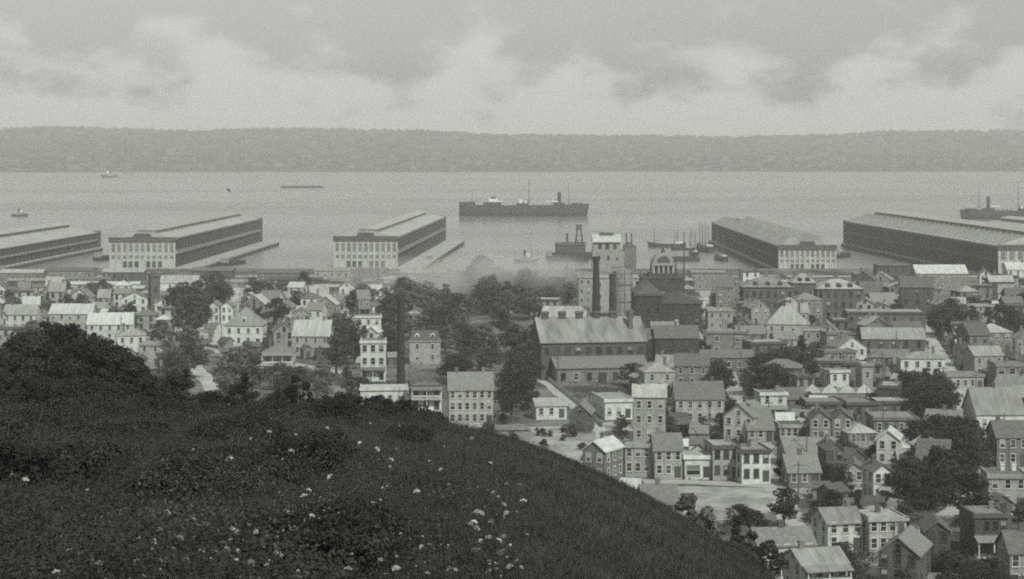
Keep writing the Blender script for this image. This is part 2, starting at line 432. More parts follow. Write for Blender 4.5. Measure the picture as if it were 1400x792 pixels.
def window(parent, x, y, z, w, h, rz=0, dark=False):
    fm, pm, fd, pb = win_meshes(w, h)
    o = link('window', fd if dark else fm, parent, (x, y, z), rz)
    link('pane', pb if rnd.random() < .28 else pm, o)
def door(parent, x, y, z, w=1.1, h=2.2, rz=0):
    k = ('door', w, h)
    if k not in _win: _win[k] = MB().box(-w / 2, w / 2, -.06, 0, 0, h).box(-w / 2 - .1, -w / 2, -.1, 0, 0, h + .1).box(w / 2, w / 2 + .1, -.1, 0, 0, h + .1).mesh('door', M['door'])
    link('door', _win[k], parent, (x, y, z), rz)

PLACED = []
KEEPV = []     # picked-out houses: nothing of the filling may stand right in front of them
def hides(X, Y, hw, hh, part=.5):
    qx, qb = pix(X, Y, 3); qt = qb - hh * F / Y; qw = hw * F / Y
    return any(Y < y_ and qx + qw > a + 2 and qx - qw < b_ - 2 and qt < c - part * (c - t_) for a, b_, t_, c, y_ in KEEPV)
NH = {}
def house(px, py, wpx, d, st, rot=0, roof='gx', wm='pale', rm='r_mid', label=None, name='house', cat='house', group=None,
          nwin=3, side=2, porch=0, chim=1, sh=2.95, base=.5, pitch=None, dorm=0, dark=False, xy=None, wm_=None, winh=1.55, winw=.9, over=.35, shop=False, chimt='chim'):
    """px,py: pixel of the middle of the base of the front; wpx: front width in px; d depth m"""
    if xy is None:
        X, Y = P(px, py)
        s = mpp(py)
        w = wpx * s / max(.5, math.cos(R(rot)))
        X -= math.sin(R(rot)) * d / 2; Y += math.cos(R(rot)) * d / 2
    else:
        X, Y = xy; w = wm_
    PLACED.append((X, Y, math.hypot(w, d) / 2))
    if xy is None:
        bx_, by_ = pix(X, Y, 3); KEEPV.append((px - wpx / 2, px + wpx / 2, py - (st * sh + 1.5) * F / Y, py, Y - d / 2))
    dark = dark or wm in ('dark', 'brick', 'soot')
    t = thing(name, label, cat, (X, Y, ground(X, Y)), R(rot), group)
    e = base + st * sh
    wm_m = M[wm]; rise = (pitch or {'gx': .62, 'gy': .75, 'hip': .5}.get(roof, .5))
    x0, x1, y0, y1 = -w / 2, w / 2, -d / 2, d / 2
    wb = MB()
    if roof == 'gx':
        r = e + rise * d / 2
        wb.prism([(y0, -1), (y1, -1), (y1, e), (0, r), (y0, e)], 'x', x0, x1)
    elif roof == 'gy':
        r = e + rise * w / 2
        wb.prism([(x0, -1), (x1, -1), (x1, e), (0, r), (x0, e)], 'y', y0, y1)
    else:
        wb.box(x0, x1, y0, y1, -1, e)
    wb.build('wall', wm_m, t)
    rb = MB(); th = .18; ov = over
    if roof == 'gx':
        hh = d / 2 + ov; z0 = e - rise * ov
        for sg in (-1, 1):
            rb.prism([(sg * hh, z0 + .03), (0, r + .03), (0, r + th + .03), (sg * hh, z0 + th + .03)][::sg], 'x', x0 - ov, x1 + ov)
        top = r
    elif roof == 'gy':
        hh = w / 2 + ov; z0 = e - rise * ov
        for sg in (-1, 1):
            rb.prism([(sg * hh, z0 + .03), (0, r + .03), (0, r + th + .03), (sg * hh, z0 + th + .03)][::sg], 'y', y0 - ov, y1 + ov)
        top = r
    elif roof == 'hip':
        a, c = w / 2 + ov, d / 2 + ov; r = e + rise * min(a, c); k = max(0, a - c); k2 = max(0, c - a)
        rb.add([(-a, -c, e + .02), (a, -c, e + .02), (a, c, e + .02), (-a, c, e + .02), (-k, -k2, r), (k, -k2, r), (k, k2, r), (-k, k2, r)] if (k or k2) else
               [(-a, -c, e + .02), (a, -c, e + .02), (a, c, e + .02), (-a, c, e + .02), (-.1, -.1, r), (.1, -.1, r), (.1, .1, r), (-.1, .1, r)],
               [(0, 1, 5, 4), (1, 2, 6, 5), (2, 3, 7, 6), (3, 0, 4, 7), (4, 5, 6, 7), (3, 2, 1, 0)])
        top = r
    elif roof == 'mansard':
        mh, ins = 2.6, .9
        a, c = w / 2 + .2, d / 2 + .2
        rb.add([(-a, -c, e + .02), (a, -c, e + .02), (a, c, e + .02), (-a, c, e + .02), (-a + ins, -c + ins, e + mh), (a - ins, -c + ins, e + mh), (a - ins, c - ins, e + mh), (-a + ins, c - ins, e + mh)],
               [(0, 1, 5, 4), (1, 2, 6, 5), (2, 3, 7, 6), (3, 0, 4, 7), (4, 5, 6, 7), (3, 2, 1, 0)])
        rb.box(-a - .15, a + .15, -c - .15, c + .15, e - .25, e + .015, 1)
        top = e + mh
    else:  # flat with cornice and parapet
        rb.box(x0 - .05, x1 + .05, y0 - .05, y1 + .05, e + .01, e + .16)
        rb.box(x0 - .35, x1 + .35, y0 - .4, y0 - .055, e - .35, e + .42, 1)
        rb.box(x0 - .12, x0 + .2, y0 + .001, y1, e + .165, e + .4, 1); rb.box(x1 - .2, x1 + .12, y0 + .001, y1, e + .165, e + .4, 1)
        top = e + .2
    ro = rb.build('roof', [M[rm], M['trimd'] if dark or wm in ('brick', 'dark', 'soot') else wm_m], t)
    for i in range(chim):
        cx = (x0 * .62, x1 * .6, 0)[(i + NH.setdefault('c', 0)) % 3]; cyy = 0 if roof == 'gx' else (.15 * d if roof != 'gy' else d * .1)
        if roof == 'gy': cx = .12 * w * (1 if i else -1)
        c = MB(); zt = top + 1.25
        c.box(cx - .38, cx + .38, cyy - .32, cyy + .32, e, zt); c.box(cx - .47, cx + .47, cyy - .41, cyy + .41, zt - .35, zt - .12)
        c.build('chimney', M[chimt], ro)
        NH['c'] += 1
    if xy is not None and w > 4.4 and rnd.random() < .5:      # a lower wing or lean-to against one side
        sg = rnd.choice((-1, 1)); ww_ = rnd.uniform(1.8, 3.2); hw_ = e * rnd.uniform(.45, .7); ya, yb = sorted((rnd.uniform(y0 + .2, 0), rnd.uniform(.5, y1 - .1)))
        xa = sg * (w / 2 + .004); xb = xa + sg * ww_
        MB().prism([(xa, -1), (xb, -1), (xb, hw_ * .78), (xa, hw_)], 'y', ya, yb).build('wing', M[rnd.choice([wm, 'grey', 'dark'])], t)
        MB().prism([(xa, hw_ + .02), (xb + sg * .25, hw_ * .76), (xb + sg * .25, hw_ * .76 + .15), (xa, hw_ + .17)], 'y', ya - .2, yb + .2).build('wing_roof', M[rnd.choice(['r_mid', 'r_pale', 'r_dark', rm])], t)
    wh, ww = winh, winw
    for f in range(st):
        z = base + f * sh + .85
        for i in range(nwin):
            x = x0 + w * (i + .5) / nwin
            if f == 0 and ((nwin > 2 and i == nwin - 1) or nwin == 1):
                door(t, x, y0 - .002, base - .05); continue
            if f == 0 and shop:
                if i == 0: window(t, x0 + w * .33, y0 - .002, base + .5, w * .5, 1.9, 0, dark)
                continue
            window(t, x, y0 - .002, z, ww, wh, 0, dark)
        for sgn in (-1, 1):
            # only the side that faces the street in view
            if sgn * (X * .0 + 1) * 1 and side:
                vis = (sgn * math.cos(R(rot)) * (0 - X) + sgn * math.sin(R(rot)) * (0 - Y)) - w / 2 > 0
                if not vis: continue
                for i in range(side):
                    window(t, sgn * (w / 2 + .002), y0 + d * (i + .5) / side, z, ww, wh, R(90) * sgn, dark)
    if roof == 'gy' and w > 5: window(t, 0, y0 - .002, e + .25, ww * .85, min(wh * .85, rise * w / 2 - 1.0), 0, dark)
    if roof == 'gx' and d > 5.5 and side:
        for sgn in (-1, 1):
            if (sgn * math.cos(R(rot)) * (0 - X) + sgn * math.sin(R(rot)) * (0 - Y)) - w / 2 > 0: window(t, sgn * (w / 2 + .002), 0, e + .2, ww * .8, .95, R(90) * sgn, dark)
    if roof == 'mansard' or dorm:
        nd = dorm or max(2, nwin)
        for i in range(nd):
            x = x0 + w * (i + .5) / nd; dm = MB()
            zb = e + (.45 if roof == 'mansard' else rise * 1.0); yf = y0 + (.25 if roof == 'mansard' else 1.0)
            dm.prism([(x - .75, zb), (x + .75, zb), (x + .75, zb + 1.5), (x, zb + 2.1), (x - .75, zb + 1.5)], 'y', yf, yf + 1.9)
            do = dm.build('dormer', M['trim'], t)
            pm = MB().add([(x - .42, yf - .02, zb + .15), (x + .42, yf - .02, zb + .15), (x + .42, yf - .02, zb + 1.4), (x - .42, yf - .02, zb + 1.4)], [(0, 1, 2, 3)])
            pm.build('pane', M['glass'], do)
    if porch:
        pd = 1.9
        for lev in range(porch):
            zf = base + lev * sh
            p = MB(); p.box(x0 + .1, x1 - .1, y0 - pd, y0 - .11, zf - .25, zf - .05)
            fo = p.build('porch_floor', M['trim'], t)
            if lev: MB().box(x0 + .1, x1 - .1, y0 - pd, y0 - pd + .1, zf + .5, zf + .95).build('railing', M['trim'], fo)
            k = max(2, int(w / 2.6) + 1)
            for i in range(k):
                x = x0 + .22 + (w - .44) * i / (k - 1)
                MB().box(x - .1, x + .1, y0 - pd + .1, y0 - pd + .3, zf - .05 if lev or base < .3 else -.4, zf + sh - .55).build('porch_post', M['trim'], t)
        zf = base + porch * sh - .45
        p = MB(); p.add([(x0 - .15, y0 - pd - .25, zf - .1), (x1 + .15, y0 - pd - .25, zf - .1), (x1 + .15, y0 - .12, zf + .55), (x0 - .15, y0 - .12, zf + .55),
                         (x0 - .15, y0 - pd - .25, zf - .25), (x1 + .15, y0 - pd - .25, zf - .25), (x1 + .15, y0 - .12, zf + .3), (x0 - .15, y0 - .12, zf + .3)],
                        [(0, 1, 2, 3), (7, 6, 5, 4), (0, 4, 5, 1), (1, 5, 6, 2), (3, 7, 4, 0), (2, 6, 7, 3)])
        p.build('porch_roof', M[rm], t)
    return t, w, d, e, top

# ---- houses that can be picked out one by one (pixel of the middle of the front's base, front width in px, depth m, storeys)
H = house
# row along the vacant lot
H(812, 662, 30, 8.5, 2, -28, 'gy', 'grey', 'r_white', 'gable-fronted house with a bright tin roof at the head of the row', nwin=2, side=3, base=.6, wm_=None)
H(846, 653, 13, 6, 2, -8, 'flat', 'dark', 'r_mid', 'narrow dark block standing for the shadowed side of the broad pale row house', nwin=2, side=0, chim=0)  # dark walls stand in for shade on the next row house's side
H(878, 653, 47, 8, 2, -3, 'flat', 'pale', 'r_pale', 'broad pale flat-roofed row house with paired windows on the dirt street', nwin=4, chim=2)
H(914, 656, 38, 8, 2, 2, 'gx', 'pale', 'r_mid', 'pale row house with a grey pitched roof facing the vacant lot', nwin=3, pitch=.7, sh=2.7)
H(954, 656, 36, 8, 1, 2, 'flat', 'white', 'r_pale', 'low one-storey white shop with a wide dark shop window on the dirt street', name='shop', cat='shop', nwin=3, shop=True, sh=4.0, chim=0)
H(993, 657, 37, 9, 2, 6, 'flat', 'pale', 'r_pale', 'square two-storey row house with dark cornice and six tall windows by the vacant lot', nwin=3, dark=True, sh=3.1)
H(1034, 662, 40, 9, 2, 8, 'flat', 'white', 'r_pale', 'last white flat-roofed house of the row, next to the round street tree', nwin=3, dark=True, sh=3.0)
# behind the row
H(888, 606, 44, 9, 3, -4, 'gx', 'pale', 'r_pale', 'tall narrow pale building with pale roof behind the row houses', name='house', nwin=3, sh=3.3, pitch=.5, side=0)
H(957, 582, 66, 9, 2, 2, 'gx', 'pale', 'r_mid', 'long two-storey house with a grey roof and five front windows behind the row', nwin=5, pitch=.8)
H(1010, 604, 38, 9, 2, -30, 'gy', 'white', 'r_mid', 'white gable house with small dark windows behind the row houses', nwin=3, sh=2.6, winh=1.3)
H(1040, 606, 36, 9, 1, 6, 'gx', 'grey', 'r_mid', 'low house with a big grey roof beside the white gable house', nwin=3, sh=2.6, pitch=.9)
H(1058, 574, 36, 8, 2, 5, 'flat', 'white', 'r_mid', 'white house with two dark windows and a porch above the low grey house', nwin=2, porch=1, sh=2.9)
H(1083, 604, 34, 8, 1, 3, 'flat', 'pale', 'r_dark', 'low pale flat-roofed house beside the twin gabled houses', nwin=4, sh=3.0, chim=0)
H(1122, 608, 28, 9, 2, -6, 'gy', 'grey', 'r_dark', 'first of the twin gabled houses, next to the low pale house', nwin=2, sh=2.6, porch=0)
H(1152, 608, 28, 9, 2, -6, 'gy', 'grey', 'r_dark', 'second of the twin gabled houses, next to the grey yard', nwin=2, sh=2.6)
H(1110, 640, 70, 10, 1, 4, 'gx', 'grey', 'r_mid', 'low grey house with a long shallow roof behind the street trees', nwin=4, sh=2.6, pitch=.5)
H(1100, 668, 44, 8, 1, 6, 'gx', 'grey', 'r_mid', 'small grey cottage at the end of the vacant lot', nwin=3, sh=2.7, pitch=.7)
H(1142, 655, 24, 8, 2, 4, 'gy', 'dark', 'r_mid', 'dark narrow gabled house with a pale bargeboard near the cottage', nwin=2, sh=2.7)
H(1168, 665, 26, 8, 1, -8, 'gy', 'pale', 'r_mid', 'tiny pale gabled house by the end of the dirt street', nwin=2, sh=2.6, chim=0)
H(1180, 612, 40, 10, 1, 6, 'hip', 'grey', 'r_pale', 'low house with a pale hipped roof beside the twin gabled houses', nwin=3, sh=2.7)
H(1214, 640, 30, 8, 2, -14, 'gy', 'white', 'r_white', 'white gabled house with a bright roof at the edge of the big dark trees', nwin=2, sh=2.7)
H(1236, 632, 26, 8, 1, 20, 'gx', 'grey', 'r_white', 'low house with a bright tilted roof among the dark trees', nwin=2, sh=2.6)
H(1207, 690, 26, 7, 2, 8, 'gy', 'white', 'r_mid', 'slim white gabled house below the bright-roofed house and dark trees', nwin=2, sh=2.8)
H(1225, 596, 60, 12, 1, 0, 'flat', 'grey', 'r_pale', 'low shed with a broad pale flat roof before the dark trees', name='shed', cat='shed', nwin=4, sh=3.4, chim=0)
# near the bottom
H(1076, 792, 78, 7, 2, 9, 'gx', 'white', 'r_mid', 'long white house with a grey roof and shaded porch at the foot of the hill', nwin=5, porch=1, pitch=.6, sh=2.3)
H(1128, 826, 64, 7.5, 2, 14, 'gx', 'white', 'r_pale', 'white house with a two-level porch at the foot of the hill', nwin=4, porch=2, pitch=.42, sh=2.6)
H(1156, 758, 50, 7, 2, 14, 'gx', 'white', 'r_pale', 'white two-storey house with pale roof behind the porch house', nwin=3, sh=2.3, pitch=.55)
H(1214, 760, 52, 8, 2, 8, 'flat', 'pale', 'r_pale', 'pale box-shaped house with a cornice beside the white two-storey house', nwin=4, sh=2.75)
H(1228, 806, 52, 10, 2, -22, 'gy', 'dark', 'r_mid', 'dark house with a broad grey roof and pale gable edge', nwin=3, sh=2.4, pitch=.8)
H(1282, 772, 34, 8, 2, -6, 'gy', 'dark', 'r_mid', 'dark gabled house beside the lane under the trees', nwin=2, sh=2.4, chim=0)
H(1355, 765, 46, 8, 2, 4, 'flat', 'dark', 'r_mid', 'dark upper-storey house with a white band and porch by the lane', nwin=4, porch=1, sh=3.3)
H(1378, 700, 52, 9, 2, -4, 'flat', 'pale', 'r_mid', 'pale plastered house with two white chimneys beyond the lane', nwin=3, chim=2, chimt='white', sh=3.0)
H(1396, 812, 30, 8, 2, 0, 'gx', 'pale', 'r_mid', 'pale house partly hidden by shrubs beside the lane', nwin=2, sh=2.8)
H(1368, 590, 66, 12, 1, 3, 'gx', 'white', 'r_pale', 'barn-like house with a large pale roof and white wall', nwin=3, sh=3.6, pitch=.9)
H(1385, 640, 44, 9, 2, 0, 'gx', 'grey', 'r_mid', 'grey house with weathered roof below the barn-like house', nwin=3)
# around the lane and factory
H(846, 574, 38, 15, 1, 10, 'flat', 'white', 'r_pale', 'low workshop with a wide pale flat roof and dark side by the lane', name='workshop', cat='workshop', nwin=3, sh=4.2, chim=0, shop=False)
H(754, 574, 42, 7, 1, 10, 'gx', 'white', 'r_pale', 'low white house with a pale roof beside the lane', nwin=3, sh=2.9, pitch=.4, chim=0)
H(793, 592, 29, 9, 1, -8, 'gy', 'dark', 'r_mid', 'dark gabled shed at the bend of the lane', name='shed', cat='shed', nwin=1, sh=3.9, pitch=.9, chim=0, side=0)
H(902, 542, 42, 9, 2, 6, 'hip', 'pale', 'r_pale', 'pale house with a shallow hipped roof beside the factory', nwin=2, sh=3)
H(700, 602, 44, 5, 1, 4, 'flat', 'grey', 'r_mid', 'low grey board fence-like shed at the edge of the hill', name='shed', cat='shed', nwin=1, sh=2.2, chim=0)
H(946, 532, 46, 9, 2, -4, 'gx', 'grey', 'r_mid', 'grey house with pitched roof on the street below the brewery', nwin=3)
H(990, 508, 84, 10, 1, 2, 'gx', 'grey', 'r_mid', 'long low grey building on the street below the brewery', name='workshop', cat='workshop', nwin=6, sh=3.6, pitch=.35)
H(994, 488, 56, 10, 2, -6, 'flat', 'grey', 'r_pale', 'square grey house with two dark windows beside the brewery', nwin=2, sh=3.6, winw=1.4)
H(926, 512, 60, 10, 3, 2, 'gx', 'soot', 'r_dark', 'sooty brick malt house between the factory and the grey square house', name='malt_house', cat='brewery', nwin=5, sh=3.4)
H(890, 500, 34, 9, 2, -2, 'gx', 'soot', 'r_dark', 'sooty dark boiler house beside the factory end', name='boiler_house', cat='boiler house', nwin=3, sh=3.8)
# left of the lane
H(644, 583, 60, 9, 3, 4, 'gx', 'pale', 'r_mid', 'large three-storey boarding house with rows of windows and a grey roof', name='boarding_house', cat='house', nwin=6, sh=2.75, pitch=.8, chim=2)
H(583, 563, 42, 8, 2, 6, 'flat', 'white', 'r_mid', 'white house with two-level porch beside the boarding house', nwin=3, porch=2, sh=2.9, dark=True)
H(525, 556, 64, 9, 1, 4, 'flat', 'white', 'r_white', 'low white building with a bright roof at the base of the slim dark stack', name='workshop', cat='workshop', nwin=4, sh=4.0, chim=0)
H(510, 522, 34, 10, 3, 3, 'flat', 'white', 'r_mid', 'tall white three-storey house with rows of dark windows beside the slim stack', nwin=3, porch=1, sh=3.6, winw=1.2, winh=1.8)
H(581, 498, 42, 9, 2, 4, 'mansard', 'pale', 'r_dark', 'mansard-roofed house with white dormers amid the dark trees', nwin=2, dorm=2, sh=3.3)
H(380, 516, 42, 9, 2, 2, 'hip', 'pale', 'r_mid', 'house with a two-level white porch among the street trees', nwin=3, porch=2, sh=3.3)
H(425, 487, 50, 10, 2, -3, 'gx', 'pale', 'r_pale', 'pale house with long pale roof beside the porch house', nwin=4, sh=3.0, pitch=.9)
H(333, 474, 52, 12, 2, 0, 'hip', 'white', 'r_pale', 'villa with a pale hipped roof and central dormer among tall trees', nwin=4, dorm=1, sh=3.2, pitch=.9)
H(498, 462, 46, 9, 2, 4, 'flat', 'white', 'r_mid', 'white house with an upper row of windows behind the three-storey house', nwin=4, sh=3.4)
H(292, 442, 16, 9, 2, 0, 'gy', 'white', 'r_mid', 'white gable end by the trees, nearer the dark tower', nwin=2, sh=2.9)
H(310, 442, 16, 9, 2, 0, 'gy', 'white', 'r_mid', 'white gable end by the trees, farther from the dark tower', nwin=2, sh=2.9)
H(150, 468, 60, 11, 2, 6, 'gx', 'white', 'r_white', 'bright white house with a bright roof above the dark hillside trees', nwin=5, sh=2.8)
H(96, 452, 58, 10, 2, -2, 'gx', 'pale', 'r_white', 'white-roofed terrace above the dark hillside trees', nwin=5, sh=2.8)
H(184, 429, 34, 10, 2, 8, 'gy', 'white', 'r_mid', 'broad white gable house beside the dark tower', nwin=3, sh=2.8, pitch=.5)
H(26, 454, 44, 10, 2, 0, 'gx', 'white', 'r_pale', 'white house with pale roof near the end of the shaded street', nwin=4, sh=2.9)
H(240, 398, 60, 10, 1, 3, 'gx', 'white', 'r_pale', 'pale low house with a small gable behind the dark tower', nwin=4, sh=3.2)
H(205, 500, 30, 9, 2, -6, 'flat', 'pale', 'r_pale', 'pale square house behind the mottled street tree', nwin=2, sh=3)
H(180, 487, 36, 9, 2, 10, 'hip', 'white', 'r_pale', 'white hipped house above the hillside trees beside the shaded street', nwin=3, sh=3)
# right-hand quarter
H(1128, 572, 50, 10, 1, 2, 'flat', 'dark', 'r_mid', 'low dark flat house below the scalloped parapet row', nwin=3, sh=3.2, chim=0)
H(1180, 574, 44, 10, 1, 2, 'flat', 'dark', 'r_mid', 'low dark house with small bright windows below the scalloped row', nwin=4, sh=3.4, chim=0)
H(1222, 572, 60, 9, 1, 2, 'flat', 'dark', 'r_pale', 'dark shed with a long pale roof edge below the scalloped row', name='shed', cat='shed', nwin=5, sh=3.4, chim=0)
H(1262, 524, 60, 10, 2, -4, 'hip', 'white', 'r_pale', 'broad white house with pale roof at the street corner', nwin=4, sh=3.2, pitch=.3)
H(1320, 534, 50, 10, 1, 2, 'flat', 'pale', 'r_pale', 'low pale shop beside the broad white house', name='shop', cat='shop', nwin=5, sh=3.6, chim=0)
H(1384, 534, 44, 10, 2, 0, 'flat', 'grey', 'r_mid', 'grey flat house with large dark windows by the barn-like house', nwin=3, sh=3.2, winw=1.6)
H(1186, 545, 15, 6, 2, 6, 'flat', 'pale', 'r_white', 'narrow pale tower-like block with a white top behind the scalloped row', nwin=1, sh=4.2, chim=0, side=1)
H(1212, 460, 106, 14, 2, -3, 'flat', 'brick', 'r_pale', 'long dark brick block with a pale roof edge beside the schoolhouse', name='warehouse', cat='warehouse', nwin=9, sh=3.9, chim=1)
H(1254, 432, 44, 12, 3, -8, 'gx', 'brick', 'r_dark', 'dark brick block with black roof behind the long dark block', name='warehouse', cat='warehouse', nwin=3, sh=3.6)
H(1222, 494, 84, 14, 2, -6, 'gx', 'dark', 'r_pale', 'dark walled stable with a bright ridge inland of the long brick block', name='stable', cat='stable', nwin=5, sh=3.2, pitch=.4)
H(1052, 500, 50, 10, 2, 10, 'flat', 'brick', 'r_pale', 'dark brick house with pale flat roof behind the tree belt', nwin=3, sh=3.2)
H(1077, 470, 58, 11, 2, -4, 'hip', 'pale', 'r_pale', 'pale house with a tall pyramid roof inland of the schoolhouse', nwin=4, sh=3.0, pitch=1.0)
H(1040, 458, 26, 10, 3, 12, 'gy', 'pale', 'r_pale', 'slim pale gable house beside the pyramid-roofed house', nwin=2, sh=3)
H(1150, 488, 40, 10, 2, 4, 'flat', 'grey', 'r_pale', 'grey square house with pale roof inland of the schoolhouse', nwin=3, sh=3.4)
H(1118, 482, 36, 10, 2, -6, 'flat', 'pale', 'r_mid', 'pale square house beside the grey one inland of the schoolhouse', nwin=3, sh=3.4)
H(985, 452, 34, 11, 2, 0, 'flat', 'pale', 'r_pale', 'pale house with round-headed front between brewery and schoolhouse', nwin=3, sh=3.4)
H(970, 398, 50, 14, 2, 0, 'flat', 'grey', 'r_pale', 'grey warehouse near the shore behind the brewery', name='warehouse', cat='warehouse', nwin=6, sh=4.0, chim=0)
H(1288, 398, 70, 14, 2, 0, 'gx', 'grey', 'r_white', 'waterfront store with a long bright roof facing the wide pier', name='warehouse', cat='warehouse', nwin=7, sh=3.8, pitch=.5)
H(1225, 386, 50, 12, 2, 0, 'flat', 'brick', 'r_mid', 'dark waterfront block beside the bright-roofed store', name='warehouse', cat='warehouse', nwin=5, sh=3.8, chim=0)
H(1392, 388, 30, 10, 2, 0, 'gx', 'white', 'r_white', 'small white building in front of the wide pier', nwin=3, sh=3.2)

# row building with scalloped parapet
X0, Y0 = P(1158, 556); t = thing('row_building', 'long low row with five small scalloped gables along its parapet', 'row house', (X0, Y0 + 5, 3.05), 0)
wW = 118 * mpp(556)
PLACED.append((X0, Y0 + 5, wW / 2))
MB().box(-wW / 2, wW / 2, -5, 5, -1, 3.4).build('wall', M['grey'], t)
ro = MB().box(-wW / 2 - .2, wW / 2 + .2, -4.6, 5.2, 3.42, 3.65).build('roof', M['r_mid'], t)
for i in range(5):
    x = -wW / 2 + wW * (i + .5) / 5
    MB().prism([(x - 2.2, 3.41), (x + 2.2, 3.41), (x + 1.4, 4.6), (x, 5.7), (x - 1.4, 4.6)], 'y', -5.2, -4.7).build('parapet_gable', M['white'], t)
    window(t, x, -5.01, .9, 1.3, 1.6)

# ---- schoolhouse: dark brick block with pale hipped roofs and dormers
def school():
    s = mpp(440); X, Y = P(1100, 440)
    w = 162 * s; t = thing('schoolhouse', 'large dark brick schoolhouse with pale hipped roofs, dormers and chimneys', 'school', (X, Y + 12, 3), R(-2))
    PLACED.append((X - 12, Y + 12, 16)); PLACED.append((X + 12, Y + 12, 16))
    e = 13.0
    for (a, c, d0, h) in ((-w / 2, -w * .08, -10, e), (-w * .08 + .01, w * .12, -7, e + 1.4), (w * .12 + .01, w / 2, -10, e - .6)):
        MB().box(a, c, d0, 9, -1, h).build('wall', M['brick'], t)
        r = MB(); o = .6; rr_ = 3.3; k = (9 - d0) / 2 * .72; cyv = (9 + d0) / 2
        r.add([(a - o, d0 - o, h + .02), (c + o, d0 - o, h + .02), (c + o, 9 + o, h + .02), (a - o, 9 + o, h + .02), (a + k, cyv, h + rr_), (c - k, cyv, h + rr_)] if c - a > 2 * k else
              [(a - o, d0 - o, h + .02), (c + o, d0 - o, h + .02), (c + o, 9 + o, h + .02), (a - o, 9 + o, h + .02), ((a + c) / 2 - .5, cyv, h + rr_), ((a + c) / 2 + .5, cyv, h + rr_)],
              [(0, 1, 5, 4), (1, 2, 5), (2, 3, 4, 5), (3, 0, 4), (3, 2, 1, 0)])
        ro = r.build('roof', M['r_pale'], t)
        nd = 3 if c - a > 10 else 2
        for i in range(nd):
            x = a + (c - a) * (i + 1) / (nd + 1)
            dm = MB().prism([(x - .8, h + .4), (x + .8, h + .4), (x + .8, h + 1.7), (x, h + 2.2), (x - .8, h + 1.7)], 'y', d0 + 1.0, d0 + 4.0).build('dormer', M['trimd'], t)
            MB().add([(x - .5, d0 + .97, h + .6), (x + .5, d0 + .97, h + .6), (x + .5, d0 + .97, h + 1.6), (x - .5, d0 + .97, h + 1.6)], [(0, 1, 2, 3)]).build('pane', M['glass'], dm)
        MB().box((a + c) / 2 - .7, (a + c) / 2 + .7, 1, 2.2, h + 1, h + rr_ + 2.0).build('chimney', M['chim'], ro)
        nw = int((c - a) / 2.6)
        for f in range(3):
            for i in range(nw):
                window(t, a + (c - a) * (i + .5) / nw, d0 - .002, 1.2 + f * 4.0, 1.1, 2.2, 0, True)
    for f in range(3):
        for i in range(5): window(t, -w / 2 - .002, -8 + i * 3.6, 1.2 + f * 4, 1.1, 2.2, R(-90), True)
    door(t, 2, -7.002, 0, 2.0, 3.0)
school()

# ---- factory with long pale roof and lean-to
def factory():
    X, Y = P(806, 522); s = mpp(522); w = 146 * s
    t = thing('factory', 'long dark factory with a pale tin roof and lean-to shed beside the chimney stacks', 'factory', (X, Y + 14, 3), R(9))
    for dx in (-11, 0, 11): PLACED.append((X + dx, Y + 10, 12))
    e, r, d = 11.0, 17.0, 9.0
    MB().prism([(-d, -1), (d, -1), (d, e), (0, r), (-d, e)], 'x', -w / 2, w / 2).build('wall', M['dark'], t)
    ro = MB()
    for sg in (-1, 1): ro.prism([(sg * (d + .6), e - .35), (0, r + .05), (0, r + .3), (sg * (d + .6), e - .1)][::sg], 'x', -w / 2 - .5, w / 2 + .5)
    ro.build('roof', M['r_fact'], t)
    for i in range(6):
        x = -w / 2 + w * (i + .5) / 6
        MB().box(x - 1.0, x + 1.0, -.8, .8, r - .3, r + 1.3).prism([(-1.1, r + 1.31), (1.1, r + 1.31), (0, r + 2.0)], 'x', x - 1.2, x + 1.2).build('ridge_ventilator', M['trimd'], t)
    MB().box(w / 2 - 4, w / 2 - 2.8, -5, -3.8, e + 1, r + 2.6).build('chimney', M['chim'], t)
    for i in range(10): window(t, -w / 2 + w * (i + .5) / 10, -d - .002, 7.4, 1.5, 1.9, 0, True)
    for i in range(2):
        window(t, -w / 2 - .002, -4 + 8 * i, 6.5, 1.4, 2.2, R(-90), True)
    # lean-to
    MB().prism([(-d - 7.5, -1), (-d - .01, -1), (-d - .01, 6.4), (-d - 7.5, 4.2)], 'x', -w / 2 + 3, w / 2 - 1).build('lean_to_wall', M['grey'], t)
    lr = MB().prism([(-d - 8, 4.1), (-d - .02, 6.6), (-d - .02, 6.85), (-d - 8, 4.35)], 'x', -w / 2 + 2.6, w / 2 - .6).build('lean_to_roof', M['r_mid'], t)
    for i in range(7):
        x = -w / 2 + 3 + (w - 4) * (i + .5) / 7
        (window(t, x, -d - 7.502, .9, 1.3, 1.9, 0, i % 2 == 0) if i != 3 else door(t, x, -d - 7.502, 0, 2.2, 2.9))
factory()

def stack(px, py, top, r0, r1, label, m='stack', square=False):
    X, Y = P(px, py); h = CAMZ - (top - HY) * Y / F - 3
    t = thing('chimney_stack', label, 'chimney stack', (X, Y, 2.95), group='industrial chimney stacks')
    n = 4 if square else 12
    MB().cyl(0, 0, 0, h, r0, r1, n).build('shaft', M[m], t)
    MB().cyl(0, 0, h - 1.2, h + .35, r1 * 1.28, r1 * 1.33, n).build('rim', M[m], t)
    MB().box(-r0 * 1.3, r0 * 1.3, -r0 * 1.3, r0 * 1.3, -.6, 2.2).build('plinth', M['brick'], t)
    PLACED.append((X, Y, r0 + 1))
stack(815, 448, 352, 1.75, 1.05, 'tall dark tapering chimney stack behind the long factory, highest of the stacks')
stack(836, 446, 376, 1.05, .75, 'slim dark chimney stack beside the gas holder and the tallest stack')
stack(873, 436, 386, 1.1, .8, 'short dark chimney stack on the brewery side of the gas holder')
stack(548, 540, 404, 1.15, .85, 'slim dark stack standing alone beside the tall white three-storey house')
